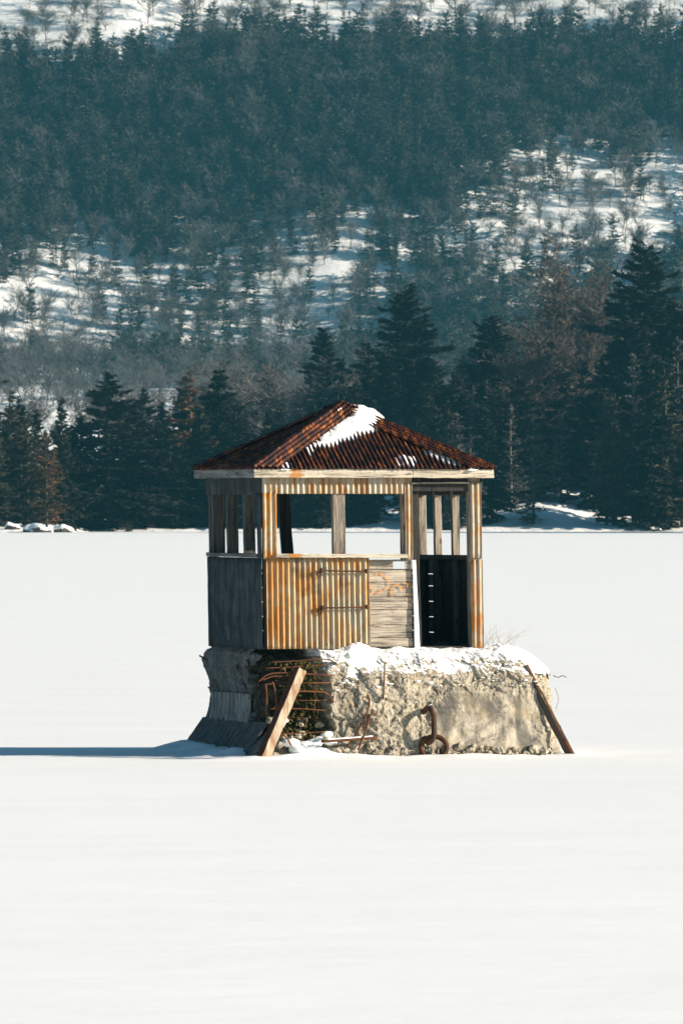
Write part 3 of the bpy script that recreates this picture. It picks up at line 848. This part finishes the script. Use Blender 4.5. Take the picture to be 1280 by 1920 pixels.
e = MB(); P2 = [p+Vector((0, 0, .019)) for p in smooth([LP(612, 1389.4, -.695), P[1], LP(698, 1383.6, -.59)], 8)]
e.tube(P2, .012, 8); e.build('snow_strip', M['snow'], o, True)
# dry grass
gr = MB(); rd = random.Random(3)
for k in range(22):
    b = LP(rd.uniform(903, 960), 1206, rd.uniform(.2, .8)); b.z = 1.40
    tip = b+Vector((rd.gauss(.10, .14), rd.gauss(0, .06), rd.uniform(.10, .32)))
    gr.tube(smooth([b, b.lerp(tip, .5)+Vector((-.03, 0, .03)), tip], 4), .0028, 3, .001)
o = gr.build('grass_tuft', M['straw']); o.location = (OX, 0, 0); o.rotation_euler.z = A
tag(o, 'wispy tuft of dry straw on the block beside the right corner of the hut', 'grass', kind='thing')

# ------------------------------------------------------------------ LAKE
def axis(segs):
    out = []
    for a_, b_, n in segs: out += list(np.linspace(a_, b_, n, endpoint=False))
    return np.array(out+[segs[-1][1]])
gxs = axis([(-2500,-300,12),(-300,-30,14),(-30,-6,24),(-6,6,170),(6,30,24),(30,300,14),(300,2500,12)])
gys = axis([(-1200,-70,20),(-70,-12,30),(-12,-3,45),(-3,6,150),(6,40,40),(40,1000,70)])
def lake_z(x, y):
    lx = (x-OX)*CA+y*SA; lyy = -(x-OX)*SA+y*CA
    dx = max(-.25-lx, 0, lx-3.95); dy = max(-.55-lyy, 0, lyy-3.4); d = math.hypot(dx, dy)
    z = .010*mn.noise((x*.35, y*.8, 0))+.02*mn.noise((x*.06, y*.11, 3))
    if d < 6:
        w = math.exp(-(d/.45)**2)
        z += w*(.035+.055*mn.noise((lx*1.1, lyy*1.1, 4))+.03*mn.noise((lx*3.2, lyy*3, 7)))
        w2 = math.exp(-(d/1.6)**2)
        z += w2*(.02*mn.noise((x*.8, y*1.4, 9)))
        # drift against the left foot
        z += .10*math.exp(-((lx+.35)/.35)**2)*sst(-.4, .3, lyy)*(1-sst(2.8, 3.6, lyy))*(.8+.5*mn.noise((lyy*4, 1, lx*3)))
        # drift spilling out of the rebar hole
        z += .14*math.exp(-((lx-.55)/.28)**2-((lyy+.52)/.22)**2)
    return z
V = [(x, y, lake_z(x, y)) for y in gys for x in gxs]
n = len(gxs); ii = np.arange((len(gys)-1)*n).reshape(-1, n)[:, :-1].ravel()
F = np.stack([ii, ii+1, ii+n+1, ii+n], 1)
o = link_mesh('snowy_lake', V, F, M['snow_lake'], smooth=True); tag(o, 'flat frozen lake under smooth white snow', 'lake', kind='structure')

# ------------------------------------------------------------------ HILL
HP = [(1000,-1.2),(1008,-.3),(1012,.35),(1030,1.2),(1060,3.4),(1150,10),(1400,13),(2100,20),(2330,38),(2450,96),(2560,150),(2640,220),(2760,330),(3000,440),(3600,470)]
def hill_z(x, y):
    D = y-CAMY
    D2 = D + (3*mn.noise((x*.03, 3, 1)) + 48*sst(42, 60, x) + 22*sst(27, 33, -x))*(1-sst(1100, 1200, D))  # shore bulges added: right one carries shading trees, left one catches sun
    z = lerpt(HP, D2)
    k = sst(2150, 2450, D)
    z += k*(9*mn.noise((x*.012, D*.008, 2))+2.4*mn.noise((x*.035, D*.02, 5))+.5*mn.noise((x*.11, D*.10, 8)))
    k2 = sst(1014, 1060, D)*(1-k)
    z += k2*(1.6*mn.noise((x*.03, D*.03, 6)))
    z += 1.3*sst(1012, 1026, D)*(1-sst(1060, 1100, D))*(math.exp(-((x-22)/6)**2)+.8*math.exp(-((x-5)/3)**2))
    if 1014 < D < 1080: z += .5*mn.noise((x*.16, D*.2, 9))*sst(1014, 1024, D)
    z += .10*abs(x)*sst(2400, 3000, D)*0
    return z
hx = axis([(-1800,-260,14),(-260,-110,30),(-110,110,150),(110,260,30),(260,1800,14)])
hy = axis([(800,880,40),(880,960,80),(960,1300,40),(1300,1980,30),(1980,2700,200),(2700,3480,50)])
V = [(x, y, hill_z(x, y)) for y in hy for x in hx]
n = len(hx); ii = np.arange((len(hy)-1)*n).reshape(-1, n)[:, :-1].ravel()
o = link_mesh('hill', V, np.stack([ii, ii+1, ii+n+1, ii+n], 1), M['hill'], smooth=True)
tag(o, 'snow covered wooded hillside behind the lake', 'hill', kind='structure')

# ------------------------------------------------------------------ TREES
def seg_tubes(S_, n=3):
    """list of (p0, p1, r0, r1) -> verts, quads"""
    p0 = np.array([s[0] for s in S_]); p1 = np.array([s[1] for s in S_]); r0 = np.array([s[2] for s in S_]); r1 = np.array([s[3] for s in S_])
    d = p1-p0; d /= np.linalg.norm(d, axis=1, keepdims=True)+1e-9
    ref = np.where(np.abs(d[:, 2:3]) > .9, [[1., 0, 0]], [[0, 0, 1.]])
    a_ = np.cross(d, ref); a_ /= np.linalg.norm(a_, axis=1, keepdims=True); b_ = np.cross(d, a_)
    V = []
    for k in range(n):
        th = 2*math.pi*k/n; V.append(p0+(a_*math.cos(th)+b_*math.sin(th))*r0[:, None])
    for k in range(n):
        th = 2*math.pi*k/n; V.append(p1+(a_*math.cos(th)+b_*math.sin(th))*r1[:, None])
    V = np.stack(V, 1)                                   # m, 2n, 3
    m = len(S_); base = (np.arange(m)*2*n)[:, None]
    F = np.concatenate([base+np.array([[k, (k+1) % n, n+(k+1) % n, n+k]]) for k in range(n)], 0)
    return V.reshape(-1, 3), F

def conifer(seed, h, rad, whorls, per, nspray, size, droop=.25, rise=.1, top_pow=1.0, bare=.06, irregular=.25, fan=.22, flat=.5):
    """returns crown verts, quads, trunk verts, quads"""
    r = np.random.default_rng(seed); segs = [] ; Vs = []
    bl = []
    bulge = r.uniform(.6, 1.3, 12)
    for k in range(whorls):
        t = (k+r.uniform(-.4, .4))/whorls; t = min(max(t, 0), 1)
        z = h*(bare+(1-bare)*t*.985)
        R0 = rad*((1-t)**top_pow*.96+.03)*(1-.35*max(0, .18-t)/.18)
        wl = r.uniform(1-irregular, 1+irregular)
        for b in range(per):
            az = r.uniform(0, 2*math.pi)
            L = R0*wl*r.uniform(1-irregular, 1.08)*(.8+.3*bulge[int(az/(2*math.pi)*6) % 6]*.6)
            if L < .15: L = .15
            rs = rise+.5*t*t+r.normal(0, .06); bl.append((z+r.normal(0, .12), az, L, rs, droop*(1-t)*r.uniform(.6, 1.4)))
    bl = np.array(bl); Lsum = (bl[:, 2]**1.12); prob = Lsum/Lsum.sum()
    idx = r.choice(len(bl), nspray, p=prob); B = bl[idx]
    s = np.sqrt(r.uniform(.01, 1.0, nspray)); s = np.where(r.random(nspray) < .25, r.uniform(.05, 1, nspray), s)
    ca, sa = np.cos(B[:, 1]), np.sin(B[:, 1]); L = B[:, 2]
    lat = r.normal(0, 1, nspray)*fan*L*(1.08-s)
    rr = L*s
    P = np.stack([ca*rr-sa*lat, sa*rr+ca*lat, B[:, 0]+L*(B[:, 3]*s-B[:, 4]*s*s)+r.normal(0, .05, nspray)*np.minimum(1, L)], 1)
    ang = B[:, 1]+np.sign(lat)*r.uniform(.1, .9, nspray)+r.normal(0, .25, nspray)
    el = r.normal(.10, .28, nspray)+B[:, 3]*.4-B[:, 4]*s*.9
    d = np.stack([np.cos(ang)*np.cos(el), np.sin(ang)*np.cos(el), np.sin(el)], 1)
    side = np.stack([-np.sin(ang), np.cos(ang), r.normal(0, flat, nspray)], 1); side /= np.linalg.norm(side, axis=1, keepdims=True)
    ln = size*r.uniform(.6, 1.3, nspray)[:, None]; wd = ln*r.uniform(.13, .24, nspray)[:, None]
    Q = np.stack([P-d*ln*.45, P+side*wd+d*ln*.05, P+d*ln*.6, P-side*wd+d*ln*.05], 1).reshape(-1, 3)
    F = np.arange(nspray*4).reshape(-1, 4)
    nt = 6
    for k in range(nt):
        a_, b_ = k/nt, (k+1)/nt
        wob = lambda q: np.array([.010*h*math.sin(seed+q*3)*q, .010*h*math.cos(seed*2+q*2)*q, h*.99*q])
        tr = h*.011
        segs.append((wob(a_), wob(b_), tr*(1-a_)+.02, tr*(1-b_)+.02))
    for z, az, L, rs, dr in bl[::2]:
        p1 = np.array([math.cos(az)*L*.8, math.sin(az)*L*.8, z+L*(rs*.8-dr*.64)])
        segs.append((np.array([0, 0, z]), p1, .012*L+.01, .008))
    TV, TF = seg_tubes(segs, 5 if nspray > 3000 else 3)
    return Q, F, TV, TF

def decid(seed, h, spread, levels=4, thin=1.0, n0=9):
    r = np.random.default_rng(seed); trunk, tw = [], []
    def grow(p, d, L, rad, lv):
        q = p; dd = d
        ns = 3 if lv < 2 else 2
        for k in range(ns):
            dd = dd+r.normal(0, .12, 3); dd /= np.linalg.norm(dd)
            q2 = q+dd*L/ns
            (trunk if lv < 1 else tw).append((q, q2, rad*(1-k/ns*.6), rad*(1-(k+1)/ns*.6)))
            if lv < levels:
                for _ in range((n0 if lv == 0 else 3) if k or lv else 2):
                    if r.random() < .75:
                        az = r.uniform(0, 2*math.pi); el = r.uniform(.35, 1.15)
                        bd_ = dd*math.sin(el)+np.array([math.cos(az), math.sin(az), .12])*math.cos(el)*spread; bd_ /= np.linalg.norm(bd_)
                        grow(q+(q2-q)*r.uniform(.3, 1), bd_, L*r.uniform(.38, .6), rad*.36, lv+1)
            q = q2
    grow(np.zeros(3), np.array([0, 0, 1.0]), h*.72, h*.011*thin, 0)
    tv = seg_tubes(trunk, 5); bv = seg_tubes([(a_, b_, max(c_, .018*thin), max(d_, .014*thin)) for a_, b_, c_, d_ in tw], 3)
    return bv[0], bv[1], tv[0], tv[1]

PROTO = {}
def proto(kind, crown_mat, trunk_mat, data):
    cv, cf, tv, tf = data
    def me(nm, v, f, m):
        o = link_mesh(nm, v, f, m); d = o.data; bpy.data.objects.remove(o); return d
    PROTO[kind] = (me('crown', cv, cf, M[crown_mat]), me('trunk', tv, tf, M[trunk_mat]))
for i in range(4):   # unit height 10 m, scaled per tree
    proto('spruce%d' % i, 'needle_dark', 'bark', conifer(10+i, 10, 2.35+.25*i, 30, 8, 15000, .38, .30, .06, .85, .01, .28))
for i in range(3):
    proto('pine%d' % i, 'needle_dark', 'bark', conifer(20+i, 10, 2.2+.2*i, 32, 8, 24000, .34, .14, .10, .66, .03, .34, .22, .45))
for i in range(2):
    proto('grey%d' % i, 'needle_grey', 'bark_pale' if i else 'bark', conifer(30+i, 10, 1.75, 26, 6, 2600, .36, .05, .18, .8, .04, .3))
for i in range(2):
    proto('olive%d' % i, 'needle_olive', 'bark', conifer(40+i, 10, 1.9, 24, 6, 5200, .38, .15, .1, .8, .05, .35))
for i in range(2):
    proto('rust%d' % i, 'needle_rust', 'bark', conifer(50+i, 10, 1.9, 18, 5, 4200, .38, .12, .12, .75, .08, .4))
for i in range(3):
    proto('bare%d' % i, 'needle_grey', 'bark_pale', decid(60+i, 10, .7, 5, .8, 8))
proto('barerust', 'twig_rust', 'bark_pale', decid(66, 10, .75, 5, .8, 9))

def tree(kind, name, px, top, D, label, group, wide=1.0, rot=None):
    """a tree whose tip is seen at (px, top) when it stands D metres from the camera"""
    X = (px-640)*D/FPX; Y = D+CAMY; z = hill_z(X, Y)-.25
    h = (CAMZ-(top-HPY)*D/FPX)-z
    e = empty(name, (X, Y, z), rng.uniform(0, 6.28) if rot is None else rot)
    e.scale = (h/10*wide, h/10*wide, h/10)
    for nm, me in zip(('crown', 'trunk'), PROTO[kind]):
        o = bpy.data.objects.new(nm, me); C.objects.link(o); o.parent = e
    return tag(e, label, 'tree', group)

G1 = 'conifers along the far shore'
big = [
 ('spruce3','spruce_tree',205,697,1014,'broad dark spruce on the shore left of the hut with branches reaching to the ice',1.6),
 ('rust0','pine_tree',355,682,1040,'pine with rusty orange branch tips rising behind the left eave of the hut',1.2),
 ('pine1','pine_tree',411,690,1046,'layered dark pine just right of the rusty tipped pine',1.25),
 ('pine0','pine_tree',606,610,1135,'dark pine on the rise above the left slope of the hut roof',1.3),
 ('pine2','pine_tree',760,534,1110,'tall full white pine directly above the right slope of the hut roof',1.35),
 ('pine1','pine_tree',722,655,1085,'shorter dark pine standing before the left flank of the tall white pine',1.3),
 ('pine0','pine_tree',920,588,1095,'broad dark pine between the tall white pine and the rusty leafless tree',1.5),
 ('spruce1','spruce_tree',1036,622,1090,'pointed dark conifer just left of the rusty leafless tree',1.1),
 ('pine2','pine_tree',1208,452,1060,'tallest dark white pine of the shore, standing near the right edge',1.25),
 ('pine0','pine_tree',1268,560,1055,'dark pine half cut by the right edge, below the tallest pine',1.2),
 ('spruce0','spruce_tree',116,741,1006,'slender dark spire at the left shore, taller of the pair of small spires',.8),
 ('spruce2','spruce_tree',68,766,1007,'small dark spire at the left shore, shorter of the pair of small spires',.75),
 ('grey0','spruce_tree',1000,772,1016,'thin greyish spruce with sparse branches on the shore right of the hut',1.3),
 ('grey1','spruce_tree',1148,742,1018,'sparse grey spruce with a pale trunk showing, below the tallest pine',1.25),
 ('grey1','spruce_tree',958,757,1030,'sparse grey spruce with a reddish tip behind the shore right of the hut',1.1),
 ('olive1','spruce_tree',1236,775,1016,'sunlit olive brown conifer on the shore near the right edge',1.2),
 ('olive0','spruce_tree',22,728,998,'sunlit olive conifer at the left edge of the shore',1.3),
 ('rust1','spruce_tree',88,800,995,'sunlit orange tinged conifer beside the broad dark spruce at left',1.1),
 ('olive1','spruce_tree',52,775,997,'sunlit olive conifer between the left edge conifer and the orange tinged one',1.25),
 ('olive0','spruce_tree',-6,790,994,'short sunlit olive conifer cut by the left edge',1.2),
]
for k, nm, px, top, D, lab, wd in big: tree(k, nm, px, top, D, lab, G1, wd)
G2 = 'leafless trees along the far shore'
for k, px, top, D, lab, wd in [
 ('barerust',1088,518,1100,'rust coloured leafless tree with pale lit limbs left of the tallest pine',.85),
 ('bare0',1140,560,1108,'grey leafless tree between the rust coloured one and the tallest pine',1.2),
 ('bare1',1012,556,1125,'grey leafless tree behind the pointed conifer, left of the rust coloured one',1.2),
 ('bare2',482,676,1090,'pale leafless tree above the left slope of the roof',1.2),
 ('bare0',548,716,1070,'grey leafless tree behind the left slope of the roof, near the peak',1.3),
 ('bare1',862,640,1105,'grey leafless tree left of the broad dark pine',1.1),
 ('bare2',655,672,1120,'grey leafless tree behind the roof peak',1.2),
 ('bare1',260,752,1060,'grey leafless tree behind the right flank of the broad dark spruce',1.1),
 ('barerust',1000,640,1070,'reddish leafless tree just left of the pointed dark conifer',1.0)]:
    tree(k, 'leafless_tree', px, top, D, lab, G2, wd)
# the shaded row that closes the shore
rd = random.Random(9)
skyline = [(-120,800),(0,790),(110,850),(150,820),(260,770),(320,760),(420,750),(480,760),(560,745),(640,720),(700,690),(760,690),(860,690),(930,660),(1000,680),(1060,700),(1140,640),(1200,600),(1300,620),(1420,560)]
n_row = 0
for px, top, D, kd in [(-30,770,1012,'olive0'),(8,800,1008,'spruce1'),(38,752,1016,'olive1'),(70,805,1004,'olive0'),(100,835,1003,'rust1'),(128,800,1012,'spruce2'),(150,775,1016,'spruce0'),(245,745,1018,'spruce2'),(285,790,1015,'spruce1'),(320,800,1015,'spruce3'),(375,760,1018,'spruce0'),(440,770,1016,'spruce3'),(470,800,1014,'spruce1')]:
    gy = kd[:3] in ('oli', 'rus')
    tree(kd, 'spruce_tree', px, top, D, 'sunlit brownish conifer in the thin clump at the left end of the far shore' if gy else 'dark conifer merging into the shaded row along the far shore',
         'sunlit conifers at the left end of the shore' if gy else 'dark conifers of the shaded shore row', 1.35)
for row, (D0, lift, step) in enumerate(((1015, 70, 27), (1038, 20, 34), (1075, -20, 42), (1120, -50, 60))):
    px = -60.0
    while px < 1345:
        px += step*rd.uniform(.6, 1.4)
        if row == 0 and px < 140: continue
        if row < 2 and (925 < px < 1115 or 690 < px < 765) and rd.random() < (1 if row == 0 else .75): continue
        top = lerpt(skyline, px)+lift+rd.uniform(-25, 65)
        kd = rd.choice(['spruce0','spruce1','spruce2','spruce3','pine0','pine1','spruce0','spruce2','grey0','grey1'] if px > 840 or px < 480 else ['spruce0','spruce1','spruce2','spruce3','pine1'])
        if px > 1150 and row == 0: kd = rd.choice(['spruce1','olive0','grey0','olive1'])
        if row == 0 and px > 830 and rd.random() < .5: kd = rd.choice(['grey0','grey1','grey0','olive0'])
        D = D0+rd.uniform(-2, 7)
        grey = kd.startswith(('grey', 'olive'))
        tree(kd, 'pine_tree' if kd.startswith('pine') else 'spruce_tree', px, top, D,
             'sparse greyish conifer mixed into the shaded row along the far shore' if grey else 'dark conifer merging into the shaded row along the far shore',
             'sparse conifers of the shaded shore row' if grey else 'dark conifers of the shaded shore row', rd.uniform(1.0, 1.35))
        n_row += 1

for k in range(30):
    px = -20+k*17.5+rd.uniform(-8, 8)
    tree(rd.choice(['bare0','bare1','bare2']), 'leafless_tree', px, lerpt([(-20,765),(110,770),(200,735),(330,735),(500,725)], px)+rd.uniform(-15, 50), rd.uniform(1130, 1330),
         'hazy grey leafless tree in the thicket behind the dark shore conifers left of the hut', 'leafless trees in the thicket behind the left shore', 1.1)
rd = random.Random(77)
for k, px in enumerate((22, 64, 78, 118, 1225)):
    D = rd.uniform(986, 991) if px < 200 else 1011; X = (px-640)*D/FPX; r = rd.uniform(.5, 1.0)
    mb = MB(); mb.ball((0, 0, 0), r, 18, 12, (1.35, 1.0, .75))
    for v in mb.V: v += mn.noise_vector(v*1.3+Vector((k*3, 0, 0)))*.42*r
    e = mb.build('snowy_rock', M['bark'], None, True); e.data.materials.append(M['snow'])
    for f_ in e.data.polygons: f_.material_index = 1 if f_.normal.z > .12 else 0
    e.location = (X, D+CAMY, max(.1, hill_z(X, D+CAMY))+.15*r)
    tag(e, 'rounded snow capped rock at the water edge below the shore conifers', 'rock', 'snow capped rocks along the far shore')
# ---- the mountainside: a forest mass plus the trees that stand out on the snow
def hill_proto(nm, data, m1, m2):
    cv, cf, tv, tf = data
    V = np.concatenate([cv, tv]); F = np.concatenate([cf, tf+len(cv)])
    o = link_mesh(nm, V, F, None, mats=[M[m1], M[m2]], mi=[0]*len(cf)+[1]*len(tf))
    C.objects.unlink(o); return o
src = bpy.data.collections.new('forest_sources')
HPROT = []
for i in range(5):
    HPROT.append(hill_proto('a%d_conifer' % i, conifer(70+i, 10, 2.0+.2*i, 22, 6, 2000, .58, .16, .10, .7, .05, .42), 'needle_hill', 'bark'))
for i in range(3):
    HPROT.append(hill_proto('b%d_pine' % i, conifer(80+i, 10, 2.2+.25*i, 16, 6, 1900, .62, .05, .14, .5, .12, .5), 'needle_hill', 'bark'))
for i in range(3):
    HPROT.append(hill_proto('c%d_leafless' % i, decid(90+i, 10, .7, 3, 1.5, 9), 'needle_grey', 'bark_pale'))
for o in HPROT: src.objects.link(o)

CL = [(60,700,190,130,.95),(330,690,120,60,.55),(620,640,80,50,.5),(1180,380,150,70,.6), # clearings: px, py, rx, ry, strength (where bare snow shows in the photograph)
 (1200,345,150,62,1.0),(1090,300,70,34,.8),(1255,320,90,50,1.0),(975,300,60,28,.7),(960,390,80,45,.75),(1080,400,90,50,.8),(930,450,90,40,.5),
 (690,425,70,40,.75),(500,460,70,34,.6),(610,520,75,60,.8),(560,480,90,36,.55),(660,580,70,50,.5),(190,500,110,50,.85),(320,520,60,36,.6),
 (60,600,130,95,1.0),(120,560,220,130,.45),(560,540,200,120,.35),(1020,400,200,110,.35),(150,660,100,60,.8),(20,690,70,50,.8),(300,610,80,50,.5),(480,610,90,60,.7),(420,500,60,40,.5),(560,620,60,50,.6),
 (1130,430,140,60,.5),(250,560,120,60,.5),(1030,480,80,60,.5),(870,420,60,40,.5),(720,470,50,35,.6),(840,500,60,30,.35),(1140,470,60,40,.5)]
def clearing(px, py):
    w = 46*mn.noise((px*.015, py*.018, 1))+24*mn.noise((px*.05, py*.05, 4))
    c = 0
    for cx, cy, rx, ry, s_ in CL:
        d = math.hypot((px+w-cx)/rx, (py+w*.7-cy-42)/(ry+52))
        c = max(c, s_*(1-sst(.6, 1.2, d)))
    nb = mn.noise((px*.022, py*.034, 21))+.6*mn.noise((px*.06, py*.09, 23))
    c = max(0, min(1, c*(1.0+1.0*min(0, nb+.16)*1.5) + .42*sst(.28, .62, nb)*(py > 330)))
    top = 118 if px < 340 else 84
    c = max(c, (1.0 if px < 340 else .68)*(1-sst(top-14, top+14, py+w*.6)))
    return c
pts, kinds, scl, rot, solo = [], [], [], [], []
rd = random.Random(17)
N = 0
for k in range(25000):
    D = rd.uniform(1290, 2250) if k % 6 == 0 else rd.uniform(2230, 2650); half = 640*D/FPX+14
    x = rd.uniform(-half, half); y = D+CAMY
    z = hill_z(x, y); px = 640+x*FPX/D; py = HPY-(z-CAMZ)*FPX/D
    if py < -90: continue
    c = clearing(px, py)
    if D < 2200: c = max(c, .86 if px < 470 else .5)
    dens = .66*(1-c)**2.1+.010
    if D < 2200 and px < 470 and rd.random() < .62: continue
    if rd.random() > dens: continue
    lv = mn.noise((px*.012, py*.012, 12))
    pb = .10+.55*c+.35*sst(.1, .5, lv)+.35*math.exp(-((px-960)/110)**2-((py-520)/60)**2)+.5*(py < 70)
    if rd.random() < pb: kd = rd.randrange(8, 11); h = rd.uniform(5.5, 10)
    else: kd = rd.choice([0,1,2,3,4,5,6,7,5,6,7]); h = rd.uniform(6.6, 12.6)*(1.0 if rd.random() < .8 else .65)
    if c > .6: h *= .85
    rec = (x, y, z-.2, kd, h/10, rd.uniform(0, 6.28), px, py, c)
    if kd < 8 and c > .22 and D > 2200 and -10 < px < 1290 and 20 < py < 720: solo.append(rec)
    else: pts.append(rec)
for k in range(9000):
    D = rd.uniform(2150, 2650); half = 640*D/FPX+14; x = rd.uniform(-half, half); y = D+CAMY
    z = hill_z(x, y); px = 640+x*FPX/D; py = HPY-(z-CAMZ)*FPX/D
    if py < -60: continue
    c = clearing(px, py)
    v = mn.noise((px*.03, py*.045, 31))
    if c < .2 or rd.random() > (.10+.50*sst(-.15, .4, v))*(.4 if py < 70 and px < 340 else 1): continue
    tall = rd.random() < .72
    pts.append((x, y, z-.2, rd.randrange(8, 11), rd.uniform(.5, .95) if tall else rd.uniform(.12, .3), rd.uniform(0, 6.28), px, py, c))
rd.shuffle(solo)
keep, rest = solo[:150], solo[150:]
pts += rest
for x, y, z, kd, s_, r_, px, py, c in keep:
    o = bpy.data.objects.new('pine_tree' if kd >= 5 else 'spruce_tree', HPROT[kd].data); C.objects.link(o)
    o.location = (x, y, z); o.rotation_euler.z = r_; w_ = s_*rd.uniform(.9, 1.15); o.scale = (w_, w_, s_)
    if px > 820 and py < 520: zn = ('small dark conifer standing on the snowy clearing high on the right of the hillside', 'conifers on the upper right clearing')
    elif px < 400: zn = ('small dark conifer standing on the snowy clearing on the left of the hillside', 'conifers on the left clearing')
    elif py < 80: zn = ('small dark conifer on the snow at the top edge of the wooded hillside', 'conifers on the top snow')
    else: zn = ('small dark conifer among the broken snow patches in the middle of the hillside', 'conifers on the middle snow patches')
    tag(o, zn[0], 'tree', zn[1])
# off to the right
for k in range(260):
    D = rd.uniform(968, 1190); x = rd.uniform(640*D/FPX+8, 190)
    if D < 1014 and x < 58: x += 20; y = D+CAMY
    pts.append((x, y, hill_z(x, y)-.2, rd.choice([0,1,2,3,4,5,6,7]), rd.uniform(2.2, 3.2), rd.uniform(0, 6), 0, 0, 0))
for k in range(90):
    D = rd.uniform(1016, 1190); x = rd.uniform(-110, -640*D/FPX-3); y = D+CAMY
    pts.append((x, y, hill_z(x, y)-.2, rd.choice([0,1,2,3,4,5,6,7]), rd.uniform(.9, 1.9), rd.uniform(0, 6), 0, 0, 0))
pv = np.array([p[:3] for p in pts])
fo = link_mesh('hillside_forest', pv, [], M['needle_hill'])
me = fo.data
for nm, ty, vals in (('kd', 'INT', [int(p[3]) for p in pts]), ('sc', 'FLOAT', [p[4] for p in pts]), ('rt', 'FLOAT', [p[5] for p in pts])):
    at = me.attributes.new(nm, ty, 'POINT'); at.data.foreach_set('value', np.array(vals, dtype=np.int32 if ty == 'INT' else np.float32))
ng = bpy.data.node_groups.new('forest', 'GeometryNodeTree')
ng.interface.new_socket('Geometry', in_out='INPUT', socket_type='NodeSocketGeometry')
ng.interface.new_socket('Geometry', in_out='OUTPUT', socket_type='NodeSocketGeometry')
nn = ng.nodes; lk = ng.links.new
gi, go = nn.new('NodeGroupInput'), nn.new('NodeGroupOutput')
ci = nn.new('GeometryNodeCollectionInfo'); ci.inputs['Collection'].default_value = src
ci.inputs['Separate Children'].default_value = True; ci.inputs['Reset Children'].default_value = True
ip = nn.new('GeometryNodeInstanceOnPoints'); ip.inputs['Pick Instance'].default_value = True
def attr(nm, ty):
    d = nn.new('GeometryNodeInputNamedAttribute'); d.data_type = ty; d.inputs['Name'].default_value = nm; return d.outputs['Attribute']
cx = nn.new('ShaderNodeCombineXYZ'); lk(attr('rt', 'FLOAT'), cx.inputs[2])
cs = nn.new('ShaderNodeCombineXYZ'); sc_ = attr('sc', 'FLOAT')
for i in range(3): lk(sc_, cs.inputs[i])
lk(gi.outputs[0], ip.inputs['Points']); lk(ci.outputs[0], ip.inputs['Instance']); lk(attr('kd', 'INT'), ip.inputs['Instance Index'])
lk(cx.outputs[0], ip.inputs['Rotation']); lk(cs.outputs[0], ip.inputs['Scale']); lk(ip.outputs[0], go.inputs[0])
md = fo.modifiers.new('forest', 'NODES'); md.node_group = ng
tag(fo, 'dense mixed forest covering the hillside', 'forest', kind='stuff')
print('row', n_row, 'forest', len(pts), 'solo', len(solo))

# ------------------------------------------------------------------ HAZE
hv = [(x, y, z) for z in (-4, 480) for y in (-140, 3470) for x in (-700, 700)]
hz = link_mesh('haze', hv, [(0,2,3,1),(4,5,7,6),(0,1,5,4),(2,6,7,3),(0,4,6,2),(1,3,7,5)], None, mats=[bpy.data.materials.new('haze_air')])
hm = hz.data.materials[0]; hm.use_nodes = True; t = hm.node_tree; t.nodes.clear()
ou = t.nodes.new('ShaderNodeOutputMaterial'); vo = t.nodes.new('ShaderNodeVolumePrincipled')
vo.inputs['Color'].default_value = (.12, .50, .66, 1); vo.inputs['Density'].default_value = .000088; vo.inputs['Anisotropy'].default_value = .2
t.links.new(vo.outputs[0], ou.inputs['Volume'])
tag(hz, 'pale teal winter haze over the lake and hillside', 'haze', kind='stuff')

# ------------------------------------------------------------------ LIGHT
SAZ, SEL = R(77), R(20.5)
sd = Vector((math.sin(SAZ)*math.cos(SEL), -math.cos(SAZ)*math.cos(SEL), math.sin(SEL)))
l = bpy.data.lights.new('sun', 'SUN'); l.energy = 4.9; l.angle = R(.5); l.color = (1, .885, .75)
lo = bpy.data.objects.new('sun', l); C.objects.link(lo); lo.rotation_euler = sd.to_track_quat('Z', 'Y').to_euler(); lo.location = sd*50
w = bpy.data.worlds.new('World'); bpy.context.scene.world = w; w.use_nodes = True
t = w.node_tree; bg = t.nodes['Background']
sk = t.nodes.new('ShaderNodeTexSky'); sk.sky_type = 'NISHITA'; sk.sun_disc = False
sk.sun_elevation = SEL; sk.sun_rotation = R(180)-SAZ; sk.ozone_density = 1.6; sk.air_density = 1.0; sk.dust_density = .6
mx = t.nodes.new('ShaderNodeMix'); mx.data_type = 'RGBA'; mx.blend_type = 'MULTIPLY'; mx.inputs[0].default_value = 1
mx.inputs[7].default_value = (.55, .88, .94, 1); t.links.new(sk.outputs[0], mx.inputs[6]); t.links.new(mx.outputs[2], bg.inputs[0]); bg.inputs[1].default_value = .05

cd = bpy.data.cameras.new('camera'); co = bpy.data.objects.new('camera', cd); C.objects.link(co)
co.location = (0, CAMY, CAMZ); co.rotation_euler = (R(90), 0, 0)
cd.sensor_fit = 'VERTICAL'; cd.sensor_height = 36; cd.lens = FPX/1920*36; cd.shift_y = -20/1920
cd.clip_start = 1; cd.clip_end = 9000
cd.dof.use_dof = True; cd.dof.focus_distance = 120.6; cd.dof.aperture_fstop = 18
sc = bpy.context.scene; sc.camera = co
vs_ = sc.view_settings; vs_.view_transform = 'Standard'; vs_.look = 'None'; vs_.exposure = 1.02; vs_.gamma = 1
sc.cycles.max_bounces = 6; sc.cycles.diffuse_bounces = 3; sc.cycles.volume_bounces = 0; sc.cycles.transparent_max_bounces = 8
